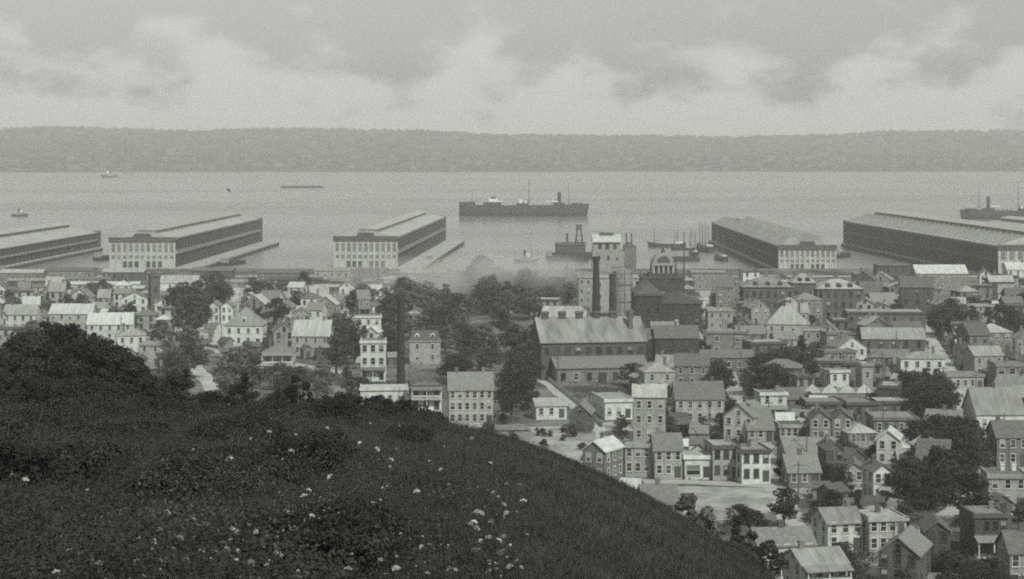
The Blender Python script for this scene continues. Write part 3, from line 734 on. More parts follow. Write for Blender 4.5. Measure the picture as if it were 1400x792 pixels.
stack(882, 432, 378, .9, .7, 'thin grey stack against the brewery wall', 'chim')

# gas holder
X, Y = P(852, 437); t = thing('gas_holder', 'dark round iron gas holder with guide columns behind the slim stack', 'gas holder', (X, Y + 4, 3))
PLACED.append((X, Y + 4, 5))
MB().cyl(0, 0, -.5, 18.5, 3.7, 3.7, 28).build('drum', M['iron'], t)
MB().cyl(0, 0, 18.55, 19.6, 3.6, .4, 28).build('crown', M['iron'], t)
for i in range(8):
    a = i * math.pi / 4 + .2
    MB().cyl(4.1 * math.cos(a), 4.1 * math.sin(a), -.5, 20.3, .13, .12, 6).build('guide_column', M['iron'], t)
for z in (7, 13.5, 20):
    rg = MB(); nn = 28
    for k in range(nn):
        a, c = 2 * math.pi * k / nn, 2 * math.pi * (k + 1) / nn
        rg.rod((4.1 * math.cos(a), 4.1 * math.sin(a), z), (4.1 * math.cos(c), 4.1 * math.sin(c), z), .12, n=4)
    rg.build('ring_girder', M['trimd'], t)
# pale plant buildings round it
H(838, 428, 88, 14, 3, 0, 'flat', 'pale', 'r_pale', 'large pale plant building behind the gas holder', name='plant_building', cat='plant', nwin=5, sh=4.6, chim=0)
H(800, 430, 18, 10, 4, 0, 'flat', 'pale', 'r_mid', 'narrow pale tower block at the end of the plant building', name='plant_building', cat='plant', nwin=2, sh=3.6, chim=0)
H(770, 448, 60, 16, 1, -8, 'gx', 'pale', 'r_pale', 'low shed with a pale roof beside the tallest stack', name='shed', cat='shed', nwin=4, sh=3.4, chim=0, pitch=.4)

# coal elevator on the quay
def elevator():
    X, Y = P(832, 372); t = thing('coal_elevator', 'tall pale coal elevator with dark hoist house on the quay', 'elevator', (X, Y + 9, 3), 0)
    PLACED.append((X, Y + 9, 14))
    MB().prism([(-8.5, -1), (8.5, -1), (8.5, 11), (-8.5, 11)], 'y', -7, 7).build('lower_wall', M['pale'], t)
    MB().box(-8, 6.4, -6, 6, 11.02, 16.2).build('upper_wall', M['pale'], t)
    ro = MB()
    for sg in (-1, 1): ro.prism([(sg * 7.2, 15.7), (0, 19.4), (0, 19.7), (sg * 7.2, 16)][::sg], 'x', -8.5, 6.9)
    ro.build('roof', M['r_white'], t)
    MB().box(-4.5, 3.0, -1.6, 1.6, 19.2, 20.6).build('monitor', M['trimd'], t)
    for i in range(3):
        window(t, -4.5 + i * 4, -6.002, 12.2, 1.6, 2.4, 0, True); window(t, -5 + i * 5, -7.002, 6.5, 1.2, 2, 0, True)
    hh = MB().box(8.52, 15.0, -5, 6, -1, 13.2).build('hoist_house', M['grey'], t)
    MB().prism([(8.3, 13.22), (15.2, 13.22), (11.7, 15.5)], 'y', -5.3, 6.3).build('hoist_roof', M['r_dark'], t)
    for x in (10, 12.8): MB().cyl(x, 0, 14.5, 20.5, .4, .3, 6).build('vent_pipe', M['stack'], t)
elevator()

# brewery: dark blocks and a white arched lantern
def brewery():
    X, Y = P(915, 470); s = mpp(470)
    t = thing('brewery', 'massive dark brick brewery with stepped roofs and a white arched lantern tower', 'brewery', (X, Y + 12, 3), 0)
    for dx in (-8, 6): PLACED.append((X + dx, Y + 10, 13))
    w = 92 * s
    for (a, c, d0, d1, h) in ((-w / 2, -w * .1, -10, 12, 16), (-w * .1 + .01, w * .5, -8, 12, 13.2), (-w * .34, w * .32, 12.02, 26, 20.5)):
        MB().box(a, c, d0, d1, -1, h).build('wall', M['soot'], t)
        MB().box(a - .3, c + .3, d0 - .3, d1 - .02, h + .01, h + .7).build('cornice', M['trimd'], t)
        nw = max(3, int((c - a) / 3))
        for f in range(int(h / 4) - 1):
            for i in range(nw): window(t, a + (c - a) * (i + .5) / nw, d0 - .002, 2 + f * 4.0, 1.2, 2.0, 0, True)
    MB().prism([(-w * .5, 16.75), (-w * .1, 16.75), (-w * .3, 20.5)], 'y', -10.2, 12).build('roof', M['r_dark'], t)
    MB().prism([(-w * .1, 13.95), (w * .5, 13.95), (w * .2, 16.5)], 'y', -8.2, 11.9).build('roof', M['r_dark'], t)
    z = 21.25
    MB().box(-5.2, 5.2, 13, 21, z, z + 1).build('tower_base', M['dark'], t)
    ar = MB()
    for x in (-3.4, -1.7, 0, 1.7, 3.4): ar.box(x - .3, x + .3, 13.5, 14.3, z + 1.01, z + 3.6)
    ar.build('lantern_colonnade', M['pale'], t)
    MB().box(-3.3, 3.3, 14.4, 20, z + 1.01, z + 3.6).build('lantern_core', M['dark'], t)
    MB().box(-4.1, 4.1, 13.2, 20.5, z + 3.62, z + 4.4).build('lantern_cornice', M['pale'], t)
    pts = [(-3.6, z + 4.42)] + [(3.6 * -math.cos(i * math.pi / 12), z + 4.6 + 3.6 * math.sin(i * math.pi / 12)) for i in range(13)] + [(3.6, z + 4.42)]
    ap = MB().prism(pts[::-1], 'y', 13.4, 20).build('arched_gable', M['pale'], t)
    pts = [(2.4 * -math.cos(i * math.pi / 12), z + 4.7 + 2.4 * math.sin(i * math.pi / 12)) for i in range(13)]
    MB().prism(pts[::-1], 'y', 13.36, 13.39).build('arch_window', M['trimd'], ap)
    for x in (-4.4, 4.4): MB().cyl(x, 14, z + 1.0, z + 7, .5, .1, 6).build('finial', M['trimd'], t)
    MB().cyl(0, 16, z + 8.1, z + 9.8, .9, .3, 8).build('finial', M['trimd'], t)
    MB().cyl(7.6, 18, 21, z + 15.5, .28, .14, 6).build('flagpole', M['trimd'], t)
brewery()

# dark tower near the shore
X, Y = P(211, 428); t = thing('tower', 'narrow dark tower with a pale flank rising from the low shore houses', 'tower', (X, Y, 3), R(24))
PLACED.append((X, Y, 3)); PLACED.append((X + .02, Y - 12, 7))
MB().box(-1.9, 1.9, -1.9, 1.9, -.5, 14.5).build('shaft', M['dark'], t)
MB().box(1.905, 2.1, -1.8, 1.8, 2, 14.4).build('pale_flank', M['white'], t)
MB().box(-2.3, 2.3, -2.3, 2.3, 14.52, 15.1).build('cornice', M['trimd'], t)
MB().add([(-2.2, -2.2, 15.11), (2.2, -2.2, 15.11), (2.2, 2.2, 15.11), (-2.2, 2.2, 15.11), (0, 0, 17)], [(0, 1, 4), (1, 2, 4), (2, 3, 4), (3, 0, 4)]).build('roof', M['r_dark'], t)
for z in (4, 8.6): window(t, 0, -1.902, z, 1.0, 2.0, 0, True)

# ------------------------------------------------------------------ piers
PWF = MB().box(-.56, -.5, -.12, 0, -.04, 1.04).box(.5, .56, -.12, 0, -.04, 1.04).box(-.5, .5, -.12, 0, 1, 1.04).box(-.5, .5, -.12, 0, -.04, 0).box(-.03, .03, -.08, 0, 0, 1).box(-.5, -.03, -.08, 0, .48, .52).box(.03, .5, -.08, 0, .48, .52).mesh('window', M['pier_front'])
PWP = MB().add([(-.5, -.02, 0), (.5, -.02, 0), (.5, -.02, 1), (-.5, -.02, 1)], [(0, 1, 2, 3)]).mesh('pane', M['pier_glass'])
def pier(label, near, far, w, h, apron=(3, 3), front=True, roofkind='monitor', pitch=.1, visible=1, ext=0, bays=34, mono=0, galz=None, gal=True):
    """near/far: ground points of the visible side of the shed; visible=+1 the right side is seen, -1 the left"""
    a, c = Vector((*near, 0)), Vector((*far, 0)); L = (c - a).length; ang = math.atan2(c.y - a.y, c.x - a.x) - math.pi / 2
    t = thing('pier', label, 'pier', (a.x, a.y, 0), ang, 'piers along the shore')
    x1, x0 = (0, -w) if visible > 0 else (w, 0)
    dk = MB().box(x0 - apron[0], x1 + apron[1], -14, L + 4, .9, 2.5).build('deck', M['deck'], t)
    MB().box(x0 - apron[0] - .3, x1 + apron[1] + .3, -13.8, L + 4.3, .3, 1.7).build('fender', M['timber'], dk)
    pl = MB()
    for sx in (x0 - apron[0] + .2, x1 + apron[1] - .2):
        for i in range(int(L / 9)): pl.cyl(sx + (.35 if sx > 0 else -.35), i * 9, -3, 2.4, .4, .4, 6)
    tag(pl.build('piling', M['timber'], t), kind='stuff')
    ez = 2.5 + h
    MB().box(x0, x1, .4, L, 2.5, ez).build('shed_wall', M['pier_wall'], t)
    g = galz or (2.5 + h * .48)
    vx = x1 if visible > 0 else x0; s = visible
    ga = MB().box(min(vx, vx + s * 1.1), max(vx, vx + s * 1.1), .5, L - .5, g, g + h * .11).build('gallery', M['pier_gal' if gal else 'pier_wall'], t)
    MB().box(min(vx, vx + s * .7), max(vx, vx + s * .7), -.2, L + .4, ez + .01, ez + h * .055).build('eave', M['pier_gal'], t)
    bw = L / bays
    dm1 = MB().box(min(0, s * .1), max(0, s * .1), -bw * .33, bw * .33, 0, g - 2.5 - .8).mesh('cargo_door', M['pier_door'])
    dm2 = MB().box(min(0, s * .1), max(0, s * .1), -bw * .33, bw * .33, 0, (ez - g) * .5).mesh('cargo_door', M['pier_door'])
    ps = MB().box(min(0, s * .35), max(0, s * .35), -.25, .25, 0, h - .1).mesh('pilaster', M['pier_wall'])
    for i in range(bays):
        y = bw * (i + .5)
        link('cargo_door', dm1, t, (vx + s * .003, y, 2.6)); link('cargo_door', dm2, t, (vx + s * .003, y, g + h * .16))
        if i: link('pilaster', ps, t, (vx + s * .002, bw * i, 2.52))
    # roof: two shallow gables, or one with a raised centre
    mid = (x0 + x1) / 2
    if roofkind == 'twin':
        for q0, q1 in ((x0 - .4, mid), (mid + .01, x1 + .4)):
            MB().prism([(q0, ez + h * .06), (q1, ez + h * .06), ((q0 + q1) / 2, ez + h * .06 + (q1 - q0) * pitch)][::-1], 'y', 1.3, L).build('roof', M['pier_roof'], t)
    else:
        rise = w * .5 * pitch; zb = ez + h * .06
        MB().prism([(x0 - .4, zb), (x1 + .4, zb), (mid + w * .17, zb + rise), (mid - w * .17, zb + rise)], 'y', 1.3, L).build('roof', M['pier_roof'], t)
        mo = MB().box(mid - w * .15, mid + w * .15, 10, L - 8, zb + rise - .3, zb + rise + 1.9).build('monitor', M['pier_roof2'], t)
        MB().prism([(mid - w * .17, zb + rise + 1.92), (mid + w * .17, zb + rise + 1.92), (mid, zb + rise + 3.3)], 'y', 9.5, L - 7.5).build('monitor_roof', M['pier_roof'], t)
    # outer head house at the far end
    MB().box(x0 - .8, x1 + .8, L + .01, L + 8, 2.5, ez + 1.2).build('outer_headhouse', M['pier_wall'], t)
    MB().prism([(mid - w * .14, ez + 1.22), (mid + w * .14, ez + 1.22), (mid + w * .09, ez + 3.6), (mid - w * .09, ez + 3.6)], 'y', L + .5, L + 7).build('outer_parapet', M['pier_wall'], t)
    if front:
        fw = MB().box(x0 - .3, x1 + .3, -.6, .39, 2.5, ez + 1.0).build('front_wall', M['pier_front'], t)
        MB().box(x0 - .8, x1 + .8, -1.1, -.61, ez - 1.6, ez + 1.3).build('cornice', M['pier_wall'], t)
        MB().prism([(mid - w * .15, ez + 1.31), (mid + w * .15, ez + 1.31), (mid + w * .12, ez + 3.2), (mid - w * .12, ez + 3.2)], 'y', -1.1, -.4).build('pediment', M['pier_wall'], t)
        nb = 11
        for i in range(nb + 1):
            x = x0 + w * i / nb
            MB().box(x - .45, x + .45, -.95, -.602, 2.5, ez - 1.62).build('front_pilaster', M['pier_front'], t)
        for i in range(nb):
            x = x0 + w * (i + .5) / nb
            pw = link('window', PWF, t, (x, -.602, 2.5 + h * .56)); pw.scale = (w / nb * .46, 1, h * .27); link('pane', PWP, pw)
            pw = link('window', PWF, t, (x, -.602, 2.5 + h * .32)); pw.scale = (w / nb * .46, 1, h * .11); link('pane', PWP, pw)
            if 2 <= i <= 8 and i != 5: door(t, x, -.602, 2.55, round(w / nb * .62, 2), round(h * .22, 2))
    return t, L
pier('long two-storey pier with a lit columned front, second from the low pier', P(239, 366, 2.5), ((355 - 700) / F * 1401, 1401), 36, 15.6, (2, 13))
pier('two-storey pier with a lit columned front facing the dark smoking stacks and trees', P(543, 366, 2.5), ((607 - 700) / F * 1416, 1416), 35, 16.2, (2, 14))
a_ = P(0, 365, 2.5)
pier('low one-storey pier running out of the scene beyond the columned piers', (a_[0] - 4, a_[1] - 60), ((132 - 700) / F * 1325, 1325), 46, 9.5, (2, 3), roofkind='monitor', pitch=.16)
pier('pier with twin pale ridged roofs and a dark flank beside moored schooners', P(1065, 368, 2.5), ((976 - 700) / F * 1420, 1420), 31, 12, (3, 3), roofkind='twin', pitch=.32, visible=-1, gal=False)
p5, L5 = pier('very long dark-flanked pier with a ribbed pale roof', ((1377 - 700) / F * 1022, 1040), ((1158 - 700) / F * 1378, 1378), 50, 14.6, (3, 3), roofkind='monitor', pitch=.2, visible=-1, bays=40, front=True, gal=False)
pier('farthest dark pier beyond the long ribbed pier', (338, 1090), ((1335 - 700) / F * 1330, 1330), 40, 14.6, (3, 3), visible=-1, pitch=.12, gal=False)
# rib trusses standing over the long pier's roof
for side_, xa, xb in ((0, .6, 16), (1, 34, 49.4)):
    za, zb_ = (18.1, 22.9) if side_ == 0 else (22.9, 18.1)
    rbm = MB().prism([(xa, za), (xb, zb_), (xb, zb_ + .9), (xa, za + .9)], 'y', -.3, .3).mesh('roof_rib', M['pier_gal'])
    for i in range(34): link('roof_rib', rbm, p5, (0, 4 + i * (L5 - 8) / 33, 0))
# low wharf line at far left and open deck
t = thing('low_wharf', 'low dark timber wharf beside the low pier', 'wharf', (P(60, 372)[0], 1096, 0), 0)
MB().box(-30, 24, -4, 4, 1.2, 2.4).build('deck', M['timber'], t)
for i in range(7):
    MB().cyl(-28 + i * 8.3, -3.6, -3, 3.0, .3, .3, 6).build('pile', M['timber'], t)

# ------------------------------------------------------------------ ships
def hull_mesh(L, B, Hh, bow=.16, stern=.08, sheer=.12, n=14):
    mb = MB(); rows = []
    for i in range(n + 1):
        u = i / n; x = (u - .5) * L
        k = 1.0
        if u > 1 - bow: k = max(.03, 1 - ((u - 1 + bow) / bow) ** 1.8)
        if u < stern: k = .55 + .45 * (u / stern) ** .6
        zt = Hh * (1 + sheer * (2 * abs(u - .45)) ** 2.5)
        rake = (Hh * .25 if u == 1 else 0)
        rows.append([(x, -B / 2 * k * .82, -1.0), (x + rake * .4, -B / 2 * k, Hh * .35), (x + rake, -B / 2 * k, zt), (x + rake, B / 2 * k, zt), (x + rake * .4, B / 2 * k, Hh * .35), (x, B / 2 * k * .82, -1.0)])
    for r in rows: mb.v += r
    for i in range(n):
        for j in range(5): mb.f.append((i * 6 + j, (i + 1) * 6 + j, (i + 1) * 6 + j + 1, i * 6 + j + 1)); mb.m.append(0)
    mb.f.append((0, 1, 2, 3, 4, 5)); mb.f.append(tuple(n * 6 + j for j in (5, 4, 3, 2, 1, 0))); mb.m += [0, 0]
    return mb
def freighter(label, px, py, L, rz, B=17, Hh=11):
    D = F * CAMZ / (py - HY); X = (px - CX) / F * D
    t = thing('freighter', label, 'ship', (X, D, 0), rz)
    hull_mesh(L, B, Hh, bow=.12).build('hull', M['hull'], t)
    MB().box(-L * .5, -L * .5 + 16, -B * .4, B * .4, Hh * 1.02, Hh + 3.4).build('poop', M['hull'], t)
    MB().box(L * .38, L * .47, -B * .3, B * .3, Hh * 1.02, Hh + 2.2).build('forecastle', M['hull'], t)
    b_ = MB().box(-L * .31, -L * .17, -B * .42, B * .42, Hh * .98, Hh + 3.0).build('bridge_deck', M['hull'], t)
    MB().box(-L * .27, -L * .2, -B * .36, B * .36, Hh + 3.01, Hh + 6.4).build('bridge', M['ship_white'], t)
    MB().box(-L * .25, -L * .215, -B * .2, B * .2, Hh + 6.42, Hh + 8.6).build('wheelhouse', M['trimd'], t)
    MB().box(-L * .05, L * .04, -B * .38, B * .38, Hh * .98, Hh + 2.2).build('midship_house', M['hull'], t)
    MB().box(-L * .03, -L * .005, -B * .25, B * .25, Hh + 2.22, Hh + 6).build('deckhouse', M['ship_white'], t)
    MB().box(L * .015, L * .03, -B * .25, B * .25, Hh + 2.22, Hh + 5).build('deckhouse', M['ship_white'], t)
    MB().box(L * .24, L * .33, -B * .36, B * .36, Hh * .98, Hh + 2.6).build('engine_casing', M['hull'], t)
    MB().cyl(L * .285, 0, Hh + 2.61, Hh + 13.5, 1.9, 1.6, 12).build('funnel', M['hull'], t)
    for x, h in ((.045, 27), (.36, 23), (-.4, 15)):
        m = MB().cyl(x * L, 0, Hh, Hh + h, .42, .22, 7).build('mast', M['pole'], t)
        MB().rod((x * L, 0, Hh + 3), (x * L + 9, 2, Hh + h * .5), .18, .12).rod((x * L, 0, Hh + 3), (x * L - 9, -2, Hh + h * .5), .18, .12).build('derrick', M['pole'], m)
    for k in range(5):
        x = L * (.08 + .035 * k); MB().box(x, x + 2.4, -B * .3, B * .3, Hh * 1.0, Hh + 1.4).build('hatch', M['ship_buff'], t)
    lb = MB().rod((0, -B * .4, 0), (6, -B * .4, 0), .8, .5, 8).mesh('lifeboat', M['ship_white'])
    for x in (-.26, -.2, .18, .23): link('lifeboat', lb, t, (x * L, 0, Hh + 4.0))
    return t
freighter('long black freighter with a thin funnel and masts out in the bay', 715, 296, 127, 0)
freighter('dark cargo ship moored beyond the farthest pier', 1400, 300, 118, R(176), B=16, Hh=8.0)
def tug(label, px, py, L, rz=0, sc=1.0, dark='hull', group=None):
    D = F * CAMZ / (py - HY); X = (px - CX) / F * D
    t = thing('tugboat', label, 'boat', (X, D, 0), rz, group)
    hull_mesh(L, L * .27, L * .12, bow=.3, sheer=.5).build('hull', M[dark], t)
    MB().box(-L * .22, L * .2, -L * .09, L * .09, L * .115, L * .27).build('deckhouse', M['ship_buff'], t)
    MB().box(L * .06, L * .19, -L * .07, L * .07, L * .271, L * .4).build('wheelhouse', M['ship_white'], t)
    MB().cyl(-L * .06, 0, L * .272, L * .52, L * .045, L * .04, 9).build('funnel', M['hull'], t)
    MB().cyl(L * .24, 0, L * .13, L * .62, L * .012, L * .008, 5).build('mast', M['pole'], t)
    return t
tug('small dark tugboat off the end of the low pier', 27, 296, 16)
tug('faint little steamer near the far shore', 150, 243, 36, R(180))
tug('tug backing away from the quay near the smoking stacks', 719, 360, 15, R(-25))
def barge(label, px, py, L, rz=0, B=9, h=2.2, house_=True, z=0):
    D = F * CAMZ / (py - HY); X = (px - CX) / F * D
    t = thing('barge', label, 'barge', (X, D, 0), rz)
    hull_mesh(L, B, h, bow=.08, sheer=.1).build('hull', M['hull'], t)
    if house_: MB().box(-L * .46, -L * .36, -B * .3, B * .3, h, h + 3).build('cabin', M['ship_buff'], t)
    MB().box(-L * .3, L * .4, -B * .4, B * .4, h, h + .8).build('hatch_coaming', M['timber'], t)
    return t
barge('faint long barge under way in the middle of the bay', 413, 257, 70, R(2), 11, 3)
barge('dark low barge lying at the apron of the columned pier by the trees', 592, 359, 20, R(78), 7, 1.6)
barge('dark flat scow at the quay beside the coal elevator', 775, 357, 26, R(4), 9, 3.0)
barge('pale low scow beside the second columned pier', 318, 362, 24, R(70), 7, 1.6)
# steam dredger / derrick by the elevator
D = F * CAMZ / 153; X = (782 - CX) / F * D
t = thing('derrick_boat', 'dark derrick boat with a boxy tower moored behind the coal elevator', 'boat', (X, D, 0), R(6))
hull_mesh(26, 10, 3.2, bow=.1).build('hull', M['hull'], t)
MB().box(-10, 8, -3.8, 3.8, 3.2, 8.2).build('deckhouse', M['dark'], t)
MB().prism([(-4.2, 8.22), (4.2, 8.22), (0, 10)], 'x', -10.4, 8.4).build('house_roof', M['r_dark'], t)
tw = MB()
for sx in (2.2, 6.8):
    for sy in (-2.2, 2.2): tw.rod((sx + (4.5 - sx) * 0, sy, 8.2), (4.5 + (sx - 4.5) * .55, sy * .55, 17.5), .25)
for z in (11, 14): tw.box(2.6, 6.4, -1.9, 1.9, z, z + .3)
tw.build('derrick_tower', M['timber'], t)
MB().box(2.8, 6.2, -1.7, 1.7, 17.52, 21).build('hoist_cab', M['dark'], t)
MB().rod((-3, 0, 8.3), (-3, 0, 15.5), .7, .6, 8).build('funnel', M['hull'], t)
# schooners by the pier
def schooner(label, px, py, L, rz, masts, hm, group=None):
    D = F * CAMZ / (py - HY); X = (px - CX) / F * D
    t = thing('schooner', label, 'sailing ship', (X, D, 0), rz, group)
    hull_mesh(L, L * .2, L * .085, bow=.3, sheer=.6).build('hull', M['hull'], t)
    MB().rod((L * .5, 0, L * .12), (L * .66, 0, L * .2), .2, .1).build('bowsprit', M['pole'], t)
    MB().box(-L * .42, -L * .22, -L * .06, L * .06, L * .08, L * .15).build('cabin', M['ship_white'], t)
    for i in range(masts):
        x = L * (-.28 + .62 * i / max(1, masts - 1))
        m = MB().cyl(x, 0, L * .07, hm * (1 - .06 * ((i + 1) % 2)), .3, .14, 6).build('mast', M['pole'], t)
        MB().rod((x, 0, L * .16), (x - L * .2, 0, L * .18), .14, .1).build('boom', M['pole'], m)
        MB().rod((x, 0, hm * .92), (x + .5, L * .1, L * .08), .05).rod((x, 0, hm * .92), (x + .5, -L * .1, L * .08), .05).build('shroud', M['pole'], m)
    return t
schooner('small two-masted schooner under bare poles heading out beside the twin-roofed pier', 912, 338, 26, R(178), 2, 13)
schooner('four-masted schooner moored at the flank of the twin-roofed pier', 963, 344, 34, R(100), 4, 20)
schooner('tall two-masted schooner at the shoreward end of the twin-roofed pier', 985, 356, 24, R(98), 2, 19)
schooner('small bare-masted sloop beside the four-masted schooner', 934, 342, 16, R(170), 2, 12)
barge('long low lighter in the slip between the twin-roofed pier and the brewery shore', 930, 357, 24, R(8), 7, 2.0)
barge('dark lighter in the slip beside the long ribbed pier', 1150, 352, 20, R(60), 7, 2.2)
barge('dark lighter in the slip beside the low pier', 140, 356, 16, R(75), 6, 2.0)
schooner('two-masted schooner moored between the derrick boat and the twin-roofed pier', 948, 349, 22, R(95), 2, 17)

# ------------------------------------------------------------------ trees
import numpy as np
nr = np.random.default_rng(3)
def leaf_mesh(name, pts, nrm, size, m, jitter=.55, aspect=.6):
    """one small kite-shaped face per point"""
    k = len(pts)
    n_ = nrm + nr.normal(0, jitter, (k, 3)); n_ /= np.linalg.norm(n_, axis=1)[:, None]
    r_ = nr.normal(0, 1, (k, 3)); u = np.cross(n_, r_); u /= np.linalg.norm(u, axis=1)[:, None]; v = np.cross(n_, u)
    s = size * nr.uniform(.6, 1.35, (k, 1))
    V = np.stack([pts - u * s, pts + v * s * aspect, pts + u * s, pts - v * s * aspect], 1).reshape(-1, 3)
    me = bpy.data.meshes.new(name)
    me.vertices.add(4 * k); me.vertices.foreach_set('co', V.astype(np.float32).ravel())
    me.loops.add(4 * k); me.loops.foreach_set('vertex_index', np.arange(4 * k, dtype=np.int32))
    me.polygons.add(k); me.polygons.foreach_set('loop_start', np.arange(0, 4 * k, 4, dtype=np.int32))
    me.materials.append(m); me.update(calc_edges=True); me.validate()
    return me
def crown_points(k, h0, h1, rad, lobes, squash=.75, taper=0.0, lr=(.24, .48)):
    """points spread through clumps arranged in an uneven crown between heights h0 and h1"""
    C = []
    for i in range(lobes):
        t = nr.uniform(0, 1); a = nr.uniform(0, 6.283)
        prof = math.sin(math.pi * min(1, .18 + .8 * t)) ** .7 * (1 - taper * t)
        rr_ = rad * prof * math.sqrt(nr.uniform(.1, 1)) * .8
        C.append((rr_ * math.cos(a), rr_ * math.sin(a), h0 + (h1 - h0) * (.1 + .8 * t), rad * nr.uniform(*lr) * (1 - taper * .6 * t)))
    C = np.array(C); idx = nr.choice(lobes, k, p=(C[:, 3] ** 2) / (C[:, 3] ** 2).sum())
    d = nr.normal(0, 1, (k, 3)); d /= np.linalg.norm(d, axis=1)[:, None]
    rr_ = C[idx, 3][:, None] * (nr.uniform(.35, 1.12, (k, 1)) ** .55)
    p = C[idx, :3] + d * rr_ * np.array([1, 1, squash])
    z0, z1 = np.quantile(p[:, 2], [.004, .996]); p[:, 2] = h0 + (p[:, 2] - z0) * (h1 - h0) / (z1 - z0)
    q = np.quantile(np.hypot(p[:, 0], p[:, 1]), .97); p[:, :2] *= rad / q
    return p, d
def trunk_mesh(name, h, r, rad, limbs=6):
    t = MB(); lean = [(0, 0, -.6), (nr.uniform(-.15, .15), nr.uniform(-.15, .15), h * .35), (nr.uniform(-.3, .3), nr.uniform(-.3, .3), h * .62), (nr.uniform(-.3, .3), nr.uniform(-.3, .3), h * .9)]
    rs = [r * 1.25, r * .8, r * .55, r * .15]
    for i in range(3): t.rod(lean[i], lean[i + 1], rs[i], rs[i + 1], 6)
    for i in range(limbs):
        a = i * 6.283 / limbs + nr.uniform(-.4, .4); z0 = h * nr.uniform(.28, .6); q = rad * nr.uniform(.5, .85)
        p = Vector((0, 0, z0)); e = Vector((q * math.cos(a), q * math.sin(a), z0 + h * nr.uniform(.15, .32)))
        t.rod(p, e, r * .35, r * .1, 5)
    return t.mesh(name, M['bark'])
def tree_kind(h, rad, leaves, size, lobes, taper=0, low=.22, squash=.75):
    p, d = crown_points(leaves, h * low, h, rad, lobes, squash, taper)
    return dict(h=h, crown={k: leaf_mesh('crown', p, d, size, M[k]) for k in ('leaf',)}, pd=(p, d, size), trunk=trunk_mesh('trunk', h * .85, .028 * h, rad))
KINDS = [tree_kind(10, nr.uniform(3.4, 4.6), 1500, .34, int(nr.integers(14, 24)), low=nr.uniform(.18, .32)) for _ in range(7)]
KINDS += [tree_kind(11, 2.6, 1200, .32, 16, taper=.55, low=.12), tree_kind(8, 4.0, 1400, .33, 18, low=.3, squash=.6)]
for k in KINDS:
    for mm in ('leafl', 'leafd'):
        c = k['crown']['leaf'].copy(); c.materials.clear(); c.materials.append(M[mm]); k['crown'][mm] = c

LANDMARKS = {'the long factory': P(806, 505), 'the brewery': P(915, 455), 'the schoolhouse': P(1100, 425), 'the gas holder': P(852, 433),
             'the slim lone stack': P(548, 540), 'the boarding house': P(644, 575), 'the dark tower': P(211, 428), 'the vacant lot': P(980, 680),
             'the scalloped row': P(1158, 550), 'the barn-like house': P(1368, 580), 'the villa': P(333, 468), 'the pale-roofed stable': P(1222, 488),
             'the coal elevator': P(832, 372), 'the two-chimney house': P(1378, 690), 'the twin gabled houses': P(1137, 600), 'the foot of the hill': P(1110, 800),
             'the bright waterfront store': P(1288, 395), 'the white terrace': P(96, 448), 'the columned pier': P(500, 372), 'the low pier': P(60, 374)}
def near(X, Y):
    k = min(LANDMARKS, key=lambda q: (LANDMARKS[q][0] - X) ** 2 + ((LANDMARKS[q][1] - Y) * .7) ** 2)
    dx, dy = X - LANDMARKS[k][0], Y - LANDMARKS[k][1]
    if math.hypot(dx, dy) < 18: return 'close beside ' + k
    if abs(dy) > abs(dx) * 1.3: return ('shoreward of ' if dy > 0 else 'hillward of ') + k
    return 'level with ' + k
USED = {}
ORD = ['', 'second ', 'third ', 'fourth ', 'fifth ', 'sixth ', 'seventh ', 'eighth ', 'ninth ', 'tenth ']
TREES = []
def tree(px, py, h, mm='leaf', kind=None, label=None, xy=None, sx=1.0, name='tree', group='leafy trees of the town'):
    X, Y = xy or P(px, py)
    ki = rnd.randrange(len(KINDS)) if kind is None else kind
    k = KINDS[ki]; s = h / k['h']
    if label is None:
        tone = {'leaf': 'grey-green', 'leafl': 'pale', 'leafd': 'dark'}[mm]
        size = 'small' if h < 6.5 else ('tall' if h > 10 else 'mid-sized')
        form = {7: 'narrow', 8: 'spreading'}.get(ki, 'rounded')
        label = '%s %s %s leafy tree %s' % (size, tone, form, near(X, Y))
    t = thing(name, label, 'tree', (X, Y, ground(X, Y) - .1), rnd.uniform(0, 6.28), group)
    t.scale = (s * sx, s * sx, s)
    link('trunk', k['trunk'], t); link('crown', k['crown'][mm], t)
    TREES.append((X, Y, 3.5 * s))
    return t
OPEN = [(840, 1100, 662, 714), (262, 300, 500, 560)]
def on_road(X, Y, r):
    qx, qy = CX + F * X / Y, HY + F * (CAMZ - 3) / Y; m_ = r * F / Y
    if any(a - m_ < qx < b_ + m_ and c - m_ * .2 < qy < e_ + m_ * .3 for a, b_, c, e_ in OPEN): return True
    for pts, w in ROADS:
        for (ax, ay), (bx, by) in zip(pts, pts[1:]):
            L2 = (bx - ax) ** 2 + (by - ay) ** 2; t = max(0, min(1, ((X - ax) * (bx - ax) + (Y - ay) * (by - ay)) / L2))
            if math.hypot(X - ax - t * (bx - ax), Y - ay - t * (by - ay)) < r + w / 2: return True
    return False
def grove(x0, x1, y0, y1, n, h=(6, 10), mm=('leaf',), gap=3.0, kinds=None, sx=(.95, 1.3)):
    c = 0; tries = 0
    while c < n and tries < n * 30:
        tries += 1
        px, py = rnd.uniform(x0, x1), rnd.uniform(y0, y1)
        X, Y = P(px, py); hh = rnd.uniform(*h)
        if any(math.hypot(X - a, (Y - b_)) < r * .85 + .8 for a, b_, r in PLACED): continue
        if any(math.hypot(X - a, Y - b_) < gap for a, b_, r in TREES): continue
        if on_road(X, Y, .6) or hides(X, Y, hh * .22, hh * .85, .62): continue
        tree(px, py, hh, rnd.choice(mm), rnd.choice(kinds) if kinds else None, sx=rnd.uniform(*sx)); c += 1
